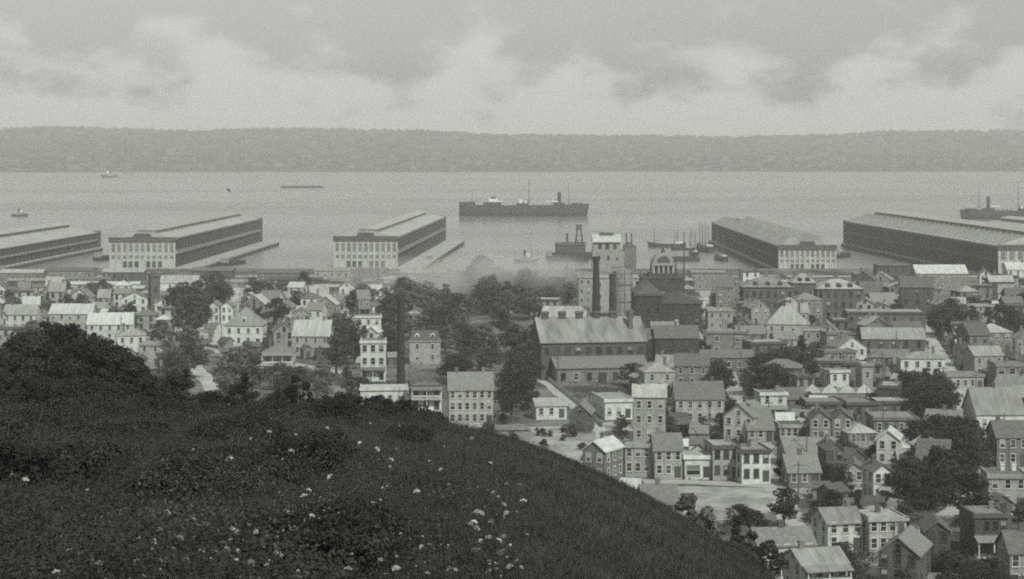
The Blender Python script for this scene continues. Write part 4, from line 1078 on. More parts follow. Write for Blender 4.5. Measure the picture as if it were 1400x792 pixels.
def bushes(x0, x1, y0, y1, n, h=(2, 4.5), mm=('leafd', 'leaf')):
    """garden shrubs between the houses"""
    c = tries = 0
    while c < n and tries < n * 70:
        tries += 1
        px, py = rnd.uniform(x0, x1), rnd.uniform(y0, y1)
        X, Y = P(px, py); hh = rnd.uniform(*h)
        if any(math.hypot(X - a, (Y - b_)) < r * .8 for a, b_, r in PLACED) or on_road(X, Y, .8) or hides(X, Y, hh * .4, hh): continue
        if any(math.hypot(X - a, Y - b_) < 1.6 for a, b_, r in TREES): continue
        ki = rnd.randrange(len(KINDS)); k = KINDS[ki]; s = hh / (k['h'] * .8); m_ = rnd.choice(mm)
        t = thing('garden_shrub', '%s %s garden shrub %s' % ('low' if hh < 3 else 'tall', 'dark' if m_ == 'leafd' else 'grey-green', near(X, Y)), 'shrub', (X, Y, ground(X, Y) - k['h'] * s * .2), rnd.uniform(0, 6.28), 'garden shrubs of the town')
        t.scale = (s * 1.3, s * 1.3, s); link('stem', k['trunk'], t); link('foliage', k['crown'][m_], t)
        TREES.append((X, Y, 1.5)); c += 1
# single trees
tree(1070, 660, 5.2, 'leafd', 0, 'small round dark street tree at the end of the row of frame houses')
tree(1072, 722, 7.2, 'leafd', 2, 'round dark tree behind the long white house at the foot of the hill', sx=1.25)
tree(1137, 716, 6.0, 'leafd', 4, 'round dark tree behind the white two-storey house', sx=1.2)
tree(322, 548, 14, 'leafl', 3, 'tall forked mottled tree beside the bright dirt street', sx=1.05)
tree(238, 548, 13, 'leaf', 1, 'tall mottled tree on the other side of the bright dirt street', sx=1.05)
tree(252, 552, 8, 'leafd', 7, 'narrow dark pointed tree at the edge of the hill by the bright street')
tree(258, 470, 17, 'leaf', 5, 'very tall broad tree behind the pale square house', sx=1.05)
tree(460, 515, 12, 'leaf', 2, 'tall round tree beside the three-storey white house')
tree(700, 578, 14, 'leafd', 6, 'tall dark tree beside the boarding house', sx=.9)
tree(722, 560, 8, 'leaf', 0)
tree(862, 528, 6.5, 'leafd', 8, 'dark round tree before the factory lean-to', sx=1.2)
tree(938, 556, 7, 'leafd', 1); tree(930, 580, 7, 'leafd', 5); tree(905, 580, 6, 'leaf', 4)
tree(850, 606, 6.5, 'leafd', 3, 'dark bushy tree beside the tall narrow pale building', sx=.9)
tree(985, 600, 6, 'leafd', 2); tree(1222, 612, 5, 'leafd', 4)
grove(525, 740, 414, 445, 22, (9, 14), ('leaf', 'leafd', 'leafl', 'leaf'), sx=(1.1, 1.5))
grove(525, 740, 445, 507, 26, (8, 11.5), ('leaf', 'leafd', 'leafl'), sx=(1.1, 1.5))
grove(608, 735, 507, 560, 10, (6, 10), ('leaf', 'leafd'), sx=(1, 1.4))
grove(655, 800, 394, 425, 16, (10, 16), ('leaf', 'leafd'), sx=(1.1, 1.5))
grove(620, 720, 380, 394, 6, (8, 12), ('leaf',), sx=(1.1, 1.5))
grove(240, 330, 408, 465, 13, (10, 15), ('leaf', 'leafd', 'leaf'), sx=(1.1, 1.4))
grove(205, 360, 472, 545, 9, (8, 13), ('leaf', 'leafl'), sx=(1.0, 1.3))
grove(0, 185, 405, 470, 16, (7, 11), ('leaf', 'leafl'), sx=(1.1, 1.5))
grove(345, 500, 400, 500, 22, (7, 12), ('leaf', 'leafl', 'leafd'), sx=(1.1, 1.5))
grove(355, 520, 517, 560, 10, (5, 9), ('leaf', 'leafl'), sx=(1.1, 1.5))
grove(0, 200, 470, 520, 7, (7, 11), ('leaf', 'leafl'))
grove(0, 700, 398, 408, 10, (5, 7), ('leaf',), sx=(1.2, 1.6))
grove(955, 1120, 506, 545, 20, (7, 9.5), ('leafd', 'leafd', 'leaf'), sx=(1.1, 1.5))
grove(880, 960, 470, 530, 8, (6, 9), ('leafd',))
grove(1225, 1400, 430, 482, 20, (7, 11), ('leafd', 'leafd', 'leaf'), sx=(1.2, 1.6))
grove(1225, 1335, 530, 590, 15, (7, 10), ('leafd',), sx=(1.1, 1.5))
grove(1235, 1340, 604, 725, 24, (7, 10.5), ('leafd',), 2.4, sx=(1.1, 1.4))
grove(1330, 1400, 600, 690, 5, (5, 8), ('leafd', 'leaf'))

# ------------------------------------------------------------------ the rest of the town, house by house
WN = {'white': 'white', 'pale': 'pale', 'grey': 'grey', 'dark': 'dark shingled', 'brick': 'dark brick'}
RN = {'gx': 'pitched', 'gy': 'gabled', 'flat': 'flat', 'hip': 'hipped', 'mansard': 'mansard'}
RT = {'r_pale': 'pale', 'r_mid': 'grey', 'r_dark': 'dark', 'r_white': 'bright'}
def fill(x0, x1, y0, y1, n, walls, roofs, tones, st=(1, 2, 2), rots=(-8, 8), wr=(6.5, 12), gap=1.2):
    c = tries = 0
    while c < n and tries < n * 70:
        tries += 1
        px, py = rnd.uniform(x0, x1), HY + 1 / (rnd.uniform(1 / (y1 - HY), 1 / (y0 - HY)))
        X, Y = P(px, py); w, d = rnd.uniform(*wr), rnd.uniform(7, 11); r = math.hypot(w, d) / 2
        if Y > 1066: continue
        if any(math.hypot(X - a, Y - b_) < (r + q) * .80 + gap for a, b_, q in PLACED): continue
        if any(math.hypot(X - a, Y - b_) < r * .8 + 1.0 for a, b_, q in TREES): continue
        if on_road(X, Y, r * .7) or hides(X, Y, w * .5, 7): continue
        rf, wl_, rm, s = rnd.choice(roofs), rnd.choice(walls), rnd.choice(tones), rnd.choice(st)
        rot = rnd.choice(rots) + rnd.uniform(-5, 5)
        po = 1 if rnd.random() < .25 else 0
        label = '%s-storey %s house, %s %s roof%s, %s' % (('one', 'two', 'three')[s - 1], WN[wl_], RT[rm], RN[rf], ', porch' if po else '', near(X, Y))
        house(0, 0, 0, d, s, rot, rf, wl_, rm, label, nwin=max(2, int(w / 2.7)), porch=po, chim=rnd.choice((0, 1, 1, 2)), sh=rnd.uniform(2.7, 3.3),
              xy=(X, Y), wm_=w, pitch=rnd.uniform(.45, .9) if rf in ('gx', 'gy') else None, dark=rnd.random() < .5, group='houses of the town',
              side=2 if py > 430 else 1)
        c += 1
LT = (['white', 'white', 'pale', 'pale', 'grey'], ['gx', 'gx', 'gy', 'flat', 'hip'], ['r_pale', 'r_mid', 'r_white', 'r_mid'])
RTT = (['pale', 'grey', 'grey', 'dark', 'brick', 'white'], ['flat', 'flat', 'gx', 'gy', 'hip'], ['r_pale', 'r_mid', 'r_mid', 'r_dark', 'r_pale'])
fill(-20, 540, 407, 440, 52, *LT, wr=(4.5, 8.5), gap=.4)
fill(-20, 480, 440, 520, 26, *LT, wr=(5, 9), gap=.4)
fill(540, 760, 405, 440, 8, *LT)
fill(880, 1420, 398, 470, 74, *RTT, st=(2, 2, 3), rots=(-12, 6), gap=.1, wr=(4.5, 11))
fill(880, 1420, 470, 560, 48, *RTT, st=(1, 2, 2), rots=(-12, 10), gap=.1, wr=(4.5, 11))
fill(1040, 1420, 560, 690, 34, *RTT, st=(1, 1, 2), rots=(-20, 8), wr=(5, 9))
# low waterfront sheds along the railway
for i, (a, c, y, wmn, rmn) in enumerate([(0, 58, 384, 'grey', 'r_pale'), (66, 128, 381, 'grey', 'r_mid'), (140, 196, 383, 'dark', 'r_pale'), (262, 318, 381, 'dark', 'r_mid'), (352, 420, 384, 'grey', 'r_mid'),
                                         (430, 478, 381, 'pale', 'r_pale'), (486, 530, 382, 'dark', 'r_dark'), (548, 610, 384, 'grey', 'r_pale'), (620, 676, 381, 'grey', 'r_pale'), (690, 740, 380, 'pale', 'r_pale')]):
    H((a + c) / 2, y, c - a, 9, 1, 0, 'gx', wmn, rmn, '%s freight shed, low %s roof, %s along the railway from the low pier' % (WN[wmn], RT[rmn], ['first', 'second', 'third', 'fourth', 'fifth', 'sixth', 'seventh', 'eighth', 'ninth', 'tenth'][i]),
      name='freight_shed', cat='shed', nwin=5, sh=3.4, chim=0, pitch=.3, side=0, group='freight sheds by the railway')

LS = [(10, 70, 392), (84, 150, 390), (96, 190, 397), (222, 268, 391), (286, 352, 394), (368, 440, 391), (452, 512, 393), (524, 566, 390), (30, 90, 401), (150, 196, 403), (336, 404, 402), (430, 470, 401)]
for i, (a, c, y) in enumerate(LS):
    wmn, rmn = ['dark', 'grey', 'pale', 'dark', 'grey', 'dark'][i % 6], ['r_pale', 'r_mid', 'r_white', 'r_pale', 'r_pale', 'r_dark', 'r_mid'][i % 7]
    H((a + c) / 2, y, c - a, 7, 1, rnd.uniform(-2, 2), 'gx', wmn, rmn, '%s lumber shed, %s roof, %s along the shore yards from the low pier' % (WN[wmn], RT[rmn], ['first', 'second', 'third', 'fourth', 'fifth', 'sixth', 'seventh', 'eighth', 'ninth', 'tenth', 'eleventh', 'twelfth'][i]),
      name='lumber_shed', cat='shed', nwin=4, sh=2.7, base=.1, chim=0, pitch=.25, side=0, group='lumber sheds near the shore')
# small outbuildings in the yards
def outs(x0, x1, y0, y1, n):
    c = tries = 0
    while c < n and tries < n * 70:
        tries += 1
        px, py = rnd.uniform(x0, x1), rnd.uniform(y0, y1); X, Y = P(px, py); w, d = rnd.uniform(2.6, 5), rnd.uniform(2.6, 4.5); r = math.hypot(w, d) / 2
        if any(math.hypot(X - a, Y - b_) < q * .85 + r * .8 for a, b_, q in PLACED) or on_road(X, Y, r) or hides(X, Y, w * .5, 3.4): continue
        if any(math.hypot(X - a, Y - b_) < r for a, b_, q in TREES): continue
        wl_, rm = rnd.choice(['white', 'pale', 'grey', 'dark', 'dark', 'grey']), rnd.choice(['r_pale', 'r_mid', 'r_dark', 'r_white', 'r_mid'])
        house(0, 0, 0, d, 1, rnd.uniform(-40, 40), rnd.choice(['gx', 'gy', 'gx']), wl_, rm, 'small %s yard shed with %s roof %s' % (WN[wl_], RT[rm], near(X, Y)), name='yard_shed', cat='shed', nwin=1, side=0,
              chim=0, sh=rnd.uniform(2.0, 2.8), base=.1, xy=(X, Y), wm_=w, group='yard sheds of the town'); c += 1
outs(880, 1400, 415, 530, 90); outs(900, 1400, 530, 720, 60); outs(0, 540, 404, 520, 90); outs(540, 760, 388, 440, 14)
# garden shrubs, back fences and yard sheds between the houses
bushes(1150, 1400, 772, 835, 34); bushes(1000, 1400, 610, 720, 46); bushes(880, 1250, 535, 615, 40); bushes(640, 830, 578, 640, 26, (.8, 2.2)); bushes(560, 800, 560, 600, 16, (1.5, 3)); bushes(850, 1100, 670, 716, 10, (.6, 1.4)); bushes(900, 1400, 420, 535, 60, (2.5, 5)); bushes(0, 500, 400, 540, 48, (2.5, 5), ('leaf', 'leafl'))
def fence(px, py, L, rot, h, m, label):
    X, Y = P(px, py)
    t = thing('board_fence', label, 'fence', (X, Y, ground(X, Y)), R(rot), 'board fences of the back yards')
    k = int(L / .6); bm_ = MB().box(-.27, .27, -.02, .02, .05, h).mesh('board', M[m])
    n_ = max(2, int(L / 2.4))
    for i in range(n_ + 1): MB().box(-L / 2 + L * i / n_ - .06, -L / 2 + L * i / n_ + .06, .021, .13, -.3, h + .08).build('post', M['pole'], t)
    for i in range(k): link('board', bm_, t, (-L / 2 + (i + .5) * L / k, 0, rnd.uniform(-.05, .05)))
for i in range(26):
    zone = rnd.choice([(880, 1240, 560, 625), (1080, 1400, 625, 700), (1040, 1400, 480, 560), (600, 790, 570, 600), (1090, 1400, 745, 800)])
    for q in range(20):
        px, py = rnd.uniform(*zone[:2]), rnd.uniform(*zone[2:]); X, Y = P(px, py)
        if not any(math.hypot(X - a, Y - b_) < r * .95 for a, b_, r in PLACED) and not on_road(X, Y, 3): break
    else: continue
    fm = rnd.choice(['white', 'grey', 'dark', 'pale'])
    fence(px, py, rnd.uniform(6, 12), rnd.choice([-14, 6, 76, 96]) + rnd.uniform(-6, 6), rnd.uniform(1.2, 1.9), fm, '%s board fence of a back yard %s' % (fm, near(X, Y)))
lane = [P(737, 510), P(762, 531), P(787, 551), P(808, 569), P(823, 585)]
for i, ((ax, ay), (bx, by)) in enumerate(zip(lane, lane[1:])):
    mx_, my_ = (ax + bx) / 2, (ay + by) / 2; pxm, pym = pix(mx_, my_, 3)
    fence(pxm, pym, math.hypot(bx - ax, by - ay) - .1, math.degrees(math.atan2(by - ay, bx - ax)), 1.3, 'white', 'long white board fence along the lane past the factory, %s length from the factory' % ['first', 'second', 'third', 'fourth'][i])
# telegraph poles
for i, (px, py, top, lab) in enumerate([(1222, 800, 712, 'by the dark house with pale gable edge'), (850, 690, 655, 'at the corner of the vacant lot'), (970, 612, 548, 'behind the white gable house'),
                                   (1103, 640, 575, 'by the twin gabled houses'), (1206, 560, 480, 'by the scalloped row'), (1180, 720, 640, 'at the end of the dirt street'), (560, 560, 492, 'beside the white porch house'), (1290, 560, 500, 'before the broad white house')]):
    X, Y = P(px, py); h = (py - top) * mpp(py)
    t = thing('telegraph_pole', 'wooden telegraph pole with a crossarm ' + lab, 'pole', (X, Y, 2.9), R(rnd.uniform(-30, 30)), 'telegraph poles')
    MB().cyl(0, 0, 0, h, .14, .1, 6).build('post', M['pole'], t)
    MB().box(-1.0, 1.0, -.16, -.06, h - .7, h - .55).build('crossarm', M['pole'], t)

# poles along the streets
for ri, (pts_, w_) in enumerate(ROADS):
    if ri in (2, 4, 5): continue
    for (ax, ay), (bx, by) in zip(pts_, pts_[1:]):
        L_ = math.hypot(bx - ax, by - ay); k = int(L_ / 34)
        for q in range(k):
            f_ = (q + .5) / k; X = ax + (bx - ax) * f_ - (by - ay) / L_ * (w_ / 2 + .6); Y = ay + (by - ay) * f_ + (bx - ax) / L_ * (w_ / 2 + .6)
            qx, qy = pix(X, Y, 3)
            if not (-10 < qx < 1410 and Y > 300): continue
            h = rnd.uniform(7.5, 9.5)
            t = thing('telegraph_pole', 'street pole with a crossarm %s' % near(X, Y), 'pole', (X, Y, ground(X, Y) - .1), math.atan2(by - ay, bx - ax) + math.pi / 2, 'telegraph poles along the streets')
            MB().cyl(0, 0, 0, h, .15, .11, 6).build('post', M['pole'], t)
            MB().box(-1.0, 1.0, -.16, -.06, h - .7, h - .55).build('crossarm', M['pole'], t)
# ------------------------------------------------------------------ foreground hill: trees, shrubs, weeds, flowers
def fg_tree(px, top, d, wpx, label, leaves=9000, size=.10, low=.05, lobes=26, name='tree', mm='ftree', taper=0.0):
    X = (px - CX) / F * d; g = ground(X, d); ztop = CAMZ - (top - HY) * d / F
    h = ztop - g; rad = wpx / F * d / 2
    if h < .4: return None
    t = thing(name, label, 'tree' if name == 'tree' else 'shrub', (X, d, g), 0, 'trees on the brow of the hill' if name == 'tree' else 'shrubs on the brow of the hill')
    p, dd = crown_points(leaves, h * low, h, rad, lobes * 2, .9, taper, (.08, .30))
    if name == 'tree': link('trunk', trunk_mesh('trunk', h * .8, .03 * h, rad), t)
    else: link('stem', trunk_mesh('stem', h * .7, .012 * h + .01, rad * .8, 5), t)
    link('crown' if name == 'tree' else 'foliage', leaf_mesh('crown', p, dd, size, M[mm]), t)
    return t
fg_tree(82, 446, 185, 130, 'broad dark tree crowning the brow of the hill above the white terrace', 26000, .15, lobes=46)
fg_tree(128, 462, 178, 120, 'dark tree leaning over the brow beside the broadest hillside tree', 20000, .15, lobes=40)
fg_tree(38, 455, 176, 110, 'dark tree with a ragged top beside the broadest hillside tree', 18000, .15, lobes=36)
fg_tree(4, 482, 172, 90, 'dark tree at the end of the brow under pale houses', 12000, .15, lobes=26)
fg_tree(-60, 470, 185, 120, 'dark tree on the brow outside the broadest hillside trees', 9000, .16, lobes=26)
fg_tree(172, 484, 170, 90, 'smaller dark tree on the brow below the pale square house', 13000, .14, lobes=30)
fg_tree(196, 516, 160, 60, 'stunted dark tree ending the line of hillside trees', 8000, .13, lobes=22)
fg_tree(60, 520, 150, 210, 'low spreading dark tree beneath the broadest hillside tree', 26000, .12, lobes=60)
fg_tree(140, 545, 140, 170, 'low bushy dark tree under the line of hillside trees', 18000, .11, lobes=46)
for i in range(46):
    px = rnd.uniform(-30, 600); dd_ = rnd.uniform(118, 152); X = (px - CX) / F * dd_; yb = HY + F * (CAMZ - ground(X, dd_)) / dd_
    hh = rnd.choice([.6, .9, 1.3, 1.8, 2.4]) * rnd.uniform(.8, 1.2) * (.55 if px > 540 else 1)
    fg_tree(px, yb - hh * F / dd_, dd_, hh * rnd.uniform(.7, 1.5) * F / dd_, '%s bush breaking the leafy skyline of the brow, %s high' % (rnd.choice(['bristly dark', 'ragged dark', 'thin dark', 'leafy dark']), 'waist' if hh < 1.1 else 'man'), int(900 + 900 * hh), .07, lobes=8, name='shrub', low=0, taper=rnd.choice([0, .3, .6]))
for i, (px, top, w) in enumerate([(60, 441, 44), (101, 444, 36), (84, 450, 30), (30, 460, 34), (128, 456, 34), (152, 466, 34), (170, 478, 26), (188, 490, 30), (203, 512, 26), (12, 470, 30), (-12, 476, 40), (214, 530, 26)]):
    fg_tree(px, top, 186 - i * .9, w, 'slender dark treetop rising from the ragged crest of hillside trees, %s from the broadest' % ['first', 'second', 'third', 'fourth', 'fifth', 'sixth', 'seventh', 'eighth', 'ninth', 'tenth', 'eleventh', 'twelfth'][i], 2600, .15, lobes=12, taper=.65, low=.3)
fg_tree(224, 520, 166, 56, 'dark bushy tree closing the gap at the end of the hillside trees', 7000, .13, lobes=24)
fg_tree(254, 506, 168, 26, 'dark spiky conifer on the brow beside the bright dirt street', 4000, .12, lobes=14, taper=.8)
fg_tree(285, 538, 150, 60, 'low dark spreading tree on the brow above the bright street', 7000, .12, lobes=24)
SHL = ['dark rounded', 'dark ragged', 'dark low', 'dark upright', 'dark spreading']
sh_specs = [(228, 546, 150, 60), (262, 556, 146, 70), (305, 556, 140, 70), (345, 550, 142, 66), (385, 536, 146, 66), (425, 546, 142, 70), (470, 538, 144, 70), (512, 545, 140, 66), (552, 548, 140, 66), (585, 562, 136, 50), (608, 578, 132, 40),
            (220, 570, 122, 120), (290, 575, 118, 120), (360, 572, 118, 120), (430, 570, 118, 120), (500, 572, 118, 110), (560, 585, 118, 80)]
for i, (px, top, d, w) in enumerate(sh_specs):
    fg_tree(px, top, d, w, '%s shrub in the thicket along the brow of the hill' % SHL[i % 5], 5200, .085, lobes=22, name='shrub', low=.0)
for i in range(44):
    d = rnd.uniform(40, 112); px = rnd.uniform(-40, 560); X = (px - CX) / F * d
    g = ground(X, d); yb = HY + F * (CAMZ - g) / d
    fg_tree(px, yb - rnd.uniform(.5, 1.2) * F / d, d, rnd.uniform(2.0, 4.6) * F / d, '%s shrub growing out of the weeds on the hill' % SHL[i % 5], 4200, .05, lobes=16, name='shrub', low=0)
# shrubs and small trees where the hill runs down to the houses
for i, (px, top, d, w, lb) in enumerate([(940, 676, 215, 46, 'upright pale-leaved young tree at the foot of the grassy slope'), (968, 694, 205, 40, 'small pale-leaved tree beside the upright young tree'),
                                     (1015, 700, 225, 46, 'dark feathery tree where the slope meets the vacant lot'), (905, 690, 225, 40, 'small bushy tree by the cottage roof at the slope'),
                                     (1050, 740, 210, 60, 'dark bushy tree beside the long white house'), (1000, 742, 190, 70, 'dark spreading bush low on the slope')]):
    fg_tree(px, top, d, w, lb, 3000, .2, lobes=18, mm='leafl' if i in (0, 1, 3) else 'leafd', low=.1)
# cottage roof peeping over the slope
H(905, 716, 48, 7, 1, 8, 'gx', 'grey', 'r_mid', 'small cottage whose roof peeps over the grassy slope', nwin=2, sh=2.8, pitch=.8)
H(858, 690, 24, 5, 1, -20, 'gx', 'white', 'r_white', 'tiny white shed with bright roof at the edge of the slope', name='shed', cat='shed', nwin=1, sh=2.2, chim=0)

def hill_np(X, Y):
    return np.array([ground(a, b_) for a, b_ in zip(X, Y)])
def blades(k, d0, d1, u0, u1, h, wdt, name, label, m, lean=.5):
    d = d0 * (d1 / d0) ** nr.uniform(0, 1, k); u = nr.uniform(u0, u1, k); X = u * d
    Z = hill_np(X, d); hh = nr.uniform(h[0], h[1], k); a = nr.uniform(0, 6.283, k)
    base = np.stack([X, d, Z - .03], 1); sd = np.stack([np.cos(a), np.sin(a), 0 * a], 1) * (wdt * nr.uniform(.6, 1.4, k))[:, None]
    tip = base + np.stack([nr.normal(0, lean, k) * hh, nr.normal(0, lean, k) * hh, hh], 1)
    V = np.stack([base - sd, base + sd, tip], 1).reshape(-1, 3)
    me = bpy.data.meshes.new(name)
    me.vertices.add(3 * k); me.vertices.foreach_set('co', V.astype(np.float32).ravel())
    me.loops.add(3 * k); me.loops.foreach_set('vertex_index', np.arange(3 * k, dtype=np.int32))
    me.polygons.add(k); me.polygons.foreach_set('loop_start', np.arange(0, 3 * k, 3, dtype=np.int32))
    me.materials.append(m); me.update(calc_edges=True); me.validate()
    return tag(link(name, me), label, 'grass', kind='stuff')
blades(260000, 20, 190, -.34, .26, (.15, .42), .016, 'grass', 'dark rough grass covering the hill', M['grass'])
# leafy weeds over the left and centre of the slope
k = 190000
d = 24 * (150 / 24) ** nr.uniform(0, 1, k); u = nr.uniform(-.34, -.01, k) + nr.normal(0, .02, k); X = u * d
cl = np.sin(X * .9 + 1.3 * np.sin(d * .33)) * np.sin(d * .25 + X * .5) * .5 + .5
Z = hill_np(X, d) + nr.uniform(.05, .9, k) * (.2 + .8 * cl)
pts = np.stack([X, d, Z], 1)
me = leaf_mesh('weeds', pts, np.tile(np.array([0., -.2, .8]), (k, 1)), .04, M['fleaf'], .6)
tag(link('weeds', me), 'dense dark leafy weeds over the brow of the hill', 'weeds', kind='stuff')
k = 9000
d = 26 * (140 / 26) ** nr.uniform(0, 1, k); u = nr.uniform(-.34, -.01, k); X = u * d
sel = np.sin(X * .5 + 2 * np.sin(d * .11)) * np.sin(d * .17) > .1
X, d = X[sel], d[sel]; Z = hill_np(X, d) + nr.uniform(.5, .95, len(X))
me = leaf_mesh('pale_weeds', np.stack([X, d, Z], 1), np.tile(np.array([0.1, -.5, .8]), (len(X), 1)), .05, M['leafl'], .5, .35)  # sparse second layer of leaves in a paler leaf tone
tag(link('pale_weeds', me), 'scattered paler weed leaves on the hill', 'weeds', kind='stuff')
# white wild flowers standing above the weeds
fl = MB()
for i in range(11):   # a loose domed umbel of small blossoms
    a = i * 2.4; r = .0095 * math.sqrt(i); q = random.Random(i)
    fl.cyl(r * math.cos(a), r * math.sin(a), -.004 - r * .5, .007 - r * .5 + q.uniform(0, .004), .0085, .004, 5)
flm = fl.mesh('flower_head', M['flower'])
stm = MB().rod((0, 0, 0), (.01, 0, -.45), .004, .005, 4).mesh('stem', M['stem'])
frnd = random.Random(21)
spots = []
for (cxp, cyp, sxp, syp, n_) in [(670, 700, 22, 40, 22), (680, 760, 20, 20, 14), (560, 740, 40, 25, 16), (430, 700, 30, 12, 12), (420, 750, 60, 20, 14), (330, 740, 40, 25, 18), (230, 740, 60, 25, 16), (120, 760, 60, 20, 8),
                                 (330, 640, 50, 25, 10), (480, 600, 70, 25, 12), (90, 530, 40, 20, 8), (560, 650, 70, 30, 10), (60, 640, 40, 20, 6), (610, 770, 60, 15, 10)]:
    for i in range(int(n_ * 1.5)): spots.append((frnd.gauss(cxp, sxp), min(800, frnd.gauss(cyp, syp))))
for px, py in spots:
    # distance from where the line of sight meets the weeds on the hill
    d = 24.0; u = (px - CX) / F; v = (py - HY) / F; lift = frnd.uniform(.35, .7)
    while d < 135 and CAMZ - v * d > ground(u * d, d) + lift: d += .25
    if d >= 135: continue
    s = (.28 + 1.0 * frnd.random() ** 2) * (.7 + d / 28)
    t = thing('wild_flower', 'white wild flower head standing above the dark weeds on the hill', 'flower', (u * d, d, CAMZ - v * d), frnd.uniform(0, 6), 'white wild flowers on the hill')
    h1 = link('flower_head', flm, t); h1.scale = (s, s, s); h1.rotation_euler = (frnd.uniform(-.2, .9), frnd.uniform(-.4, .4), 0)
    s1 = link('stem', stm, t); s1.scale = (1, 1, max(.6, lift * 2.3))
# a pale dead stalk leaning out of the weeds
t = thing('dead_stalk', 'pale bare stalk leaning out of the dark weeds', 'stalk', (-17.3, 72, ground(-17.3, 72) + .2), 0)
MB().rod((0, 0, -.3), (.32, 0, .8), .012, .008, 5).build('stalk', M['r_mid'], t)
MB().rod((.17, 0, .4), (.34, 0, .55), .007, .004, 5).build('twig', M['r_mid'], t)

# a gull over the water
t = thing('gull', 'dark gull gliding over the bay near the columned pier', 'bird', ((312 - CX) / F * 190, 190, CAMZ - 60 * 190 / F), R(20))
bd = MB().rod((-.26, 0, 0), (.0, 0, .02), .02, .075, 8).rod((.0, 0, .02), (.2, 0, .03), .075, .06, 8).rod((.2, 0, .03), (.31, 0, .03), .06, .015, 8)
bd.build('body', M['hull'], t)
for sg in (-1, 1):
    MB().add([(.14, sg * .06, .05), (-.06, sg * .06, .05), (-.1, sg * .3, .07), (.06, sg * .3, .07), (-.3, sg * .5, .05), (-.26, sg * .48, .05)], [(0, 1, 2, 3), (3, 2, 4, 5)]).build('wing', M['hull'], t)
t.rotation_euler = (0, R(40), R(4))

# rough ground cover of yards and lots across the town
k = 230000
Y = 1 / nr.uniform(1 / 1060., 1 / 310., k); X = nr.uniform(-.30, .30, k) * Y
den = (np.sin(X * .11 + 2 * np.sin(Y * .043)) + np.sin(Y * .087 + 1.7 * np.sin(X * .071)) + .9 * np.sin(X * .31 + Y * .23) * np.sin(Y * .37)) / 2.9
keep = den + nr.normal(0, .25, k) > .0
for pts_, w_ in ROADS:
    for (ax, ay), (bx, by) in zip(pts_, pts_[1:]):
        tt = np.clip(((X - ax) * (bx - ax) + (Y - ay) * (by - ay)) / ((bx - ax) ** 2 + (by - ay) ** 2), 0, 1)
        keep &= np.hypot(X - ax - tt * (bx - ax), Y - ay - tt * (by - ay)) > w_ / 2
la, lb_ = P(850, 690), P(1090, 664)
keep &= ~((Y > P(0, 718)[1]) & (Y < P(0, 660)[1]) & (X > la[0]) & (X < lb_[0]))
qx, qy = CX + F * X / Y, HY + F * (CAMZ - 3) / Y
for a, b_, c, e_ in OPEN: keep &= ~((qx > a) & (qx < b_) & (qy > c) & (qy < e_))
keep &= ~((qx > 640) & (qx < 880) & (qy > 578) & (qy < 655))
X, Y = X[keep], Y[keep]
Z = hill_np(X, Y); ok = Z < 14; X, Y, Z = X[ok], Y[ok], Z[ok]
Z = Z + nr.uniform(.05, .55, len(X)) + np.clip(den[keep][ok], 0, 1) * nr.uniform(0, .9, len(X))
me = leaf_mesh('undergrowth', np.stack([X, Y, Z], 1), np.tile(np.array([0., -.3, .9]), (len(X), 1)), .27, M['leaf'], .6)
tag(link('undergrowth', me), 'rough weeds and garden growth between the houses of the town', 'weeds', kind='stuff')

# drifting coal smoke over the trees by the railway
smm = bpy.data.materials.new('coal_smoke'); smm.use_nodes = True
n, l = smm.node_tree.nodes, smm.node_tree.links
n.clear()
pv = n.new('ShaderNodeVolumePrincipled'); pv.inputs['Color'].default_value = (.9, .92, .88, 1)
tcn = n.new('ShaderNodeTexCoord'); nn_ = n.new('ShaderNodeTexNoise'); nn_.inputs['Scale'].default_value = .045; nn_.inputs['Detail'].default_value = 3
l.new(tcn.outputs['Object'], nn_.inputs['Vector'])
gr = n.new('ShaderNodeTexGradient'); gr.gradient_type = 'SPHERICAL'
mpg = n.new('ShaderNodeMapping'); mpg.inputs['Scale'].default_value = (1 / 62, 1 / 34, 1 / 12); l.new(tcn.outputs['Object'], mpg.inputs[0]); l.new(mpg.outputs[0], gr.inputs[0])
rp = n.new('ShaderNodeMapRange'); rp.inputs['From Min'].default_value = .42; rp.inputs['From Max'].default_value = .66; l.new(nn_.outputs['Fac'], rp.inputs['Value'])
mu = n.new('ShaderNodeMath'); mu.operation = 'MULTIPLY'; l.new(rp.outputs[0], mu.inputs[0]); l.new(gr.outputs['Fac'], mu.inputs[1])
mu2 = n.new('ShaderNodeMath'); mu2.operation = 'MULTIPLY'; mu2.inputs[1].default_value = .17; l.new(mu.outputs[0], mu2.inputs[0])
l.new(mu2.outputs[0], pv.inputs['Density'])
ho = n.new('ShaderNodeOutputMaterial'); l.new(pv.outputs[0], ho.inputs['Volume'])
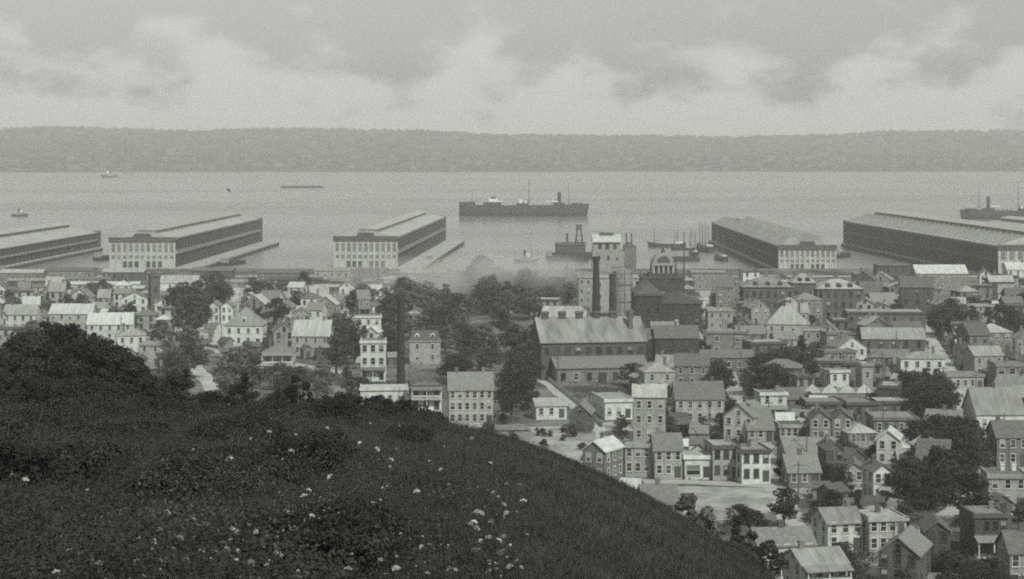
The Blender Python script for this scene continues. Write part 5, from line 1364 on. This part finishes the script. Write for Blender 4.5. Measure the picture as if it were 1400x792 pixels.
sb = MB(); nu = 16
for j in range(9):
    ph = math.pi * j / 8
    for i in range(nu): sb.v.append((62 * math.sin(ph) * math.cos(2 * math.pi * i / nu), 34 * math.sin(ph) * math.sin(2 * math.pi * i / nu), 12 * math.cos(ph)))
for j in range(8):
    for i in range(nu): sb.f.append((j * nu + i, (j + 1) * nu + i, (j + 1) * nu + (i + 1) % nu, j * nu + (i + 1) % nu)); sb.m.append(0)
tag(sb.build('smoke', smm, None, ((655 - CX) / F * 830, 830, 15)), 'thin pale coal smoke drifting over the trees near the railway', 'smoke', kind='stuff')

# ------------------------------------------------------------------ haze: one even box of air round the camera and the whole scene
hm = bpy.data.materials.new('haze'); hm.use_nodes = True
n, l = hm.node_tree.nodes, hm.node_tree.links
n.clear()
pv = n.new('ShaderNodeVolumePrincipled'); pv.inputs['Color'].default_value = (.98, 1, .95, 1); pv.inputs['Density'].default_value = 1.6e-4; pv.inputs['Anisotropy'].default_value = 0.0
ho = n.new('ShaderNodeOutputMaterial'); l.new(pv.outputs[0], ho.inputs['Volume'])
tag(MB().box(-5600, 5600, -400, 9500, -6, 140).build('haze', hm), 'pale even haze over the bay and the town', 'haze', kind='stuff')

# ------------------------------------------------------------------ labels: look-alikes near one landmark are told apart by their order from it
NTH = ['nearest', 'second nearest', 'third nearest', 'fourth nearest', 'fifth nearest', 'sixth nearest', 'seventh nearest', 'eighth nearest', 'ninth nearest', 'tenth nearest']
byl = {}
for o in COL.objects:
    if o.parent is None and o.get('group') in ('leafy trees of the town', 'houses of the town', 'garden shrubs of the town', 'yard sheds of the town', 'telegraph poles along the streets', 'board fences of the back yards'): byl.setdefault(o['label'], []).append(o)
for lb, os_ in byl.items():
    if len(os_) < 2: continue
    lm = next((LANDMARKS[q] for q in LANDMARKS if lb.endswith(q)), None)
    if lm is None: continue
    os_.sort(key=lambda o: math.hypot(o.location.x - lm[0], o.location.y - lm[1]))
    for i, o in enumerate(os_[:10]): o['label'] = lb + ', ' + NTH[i]
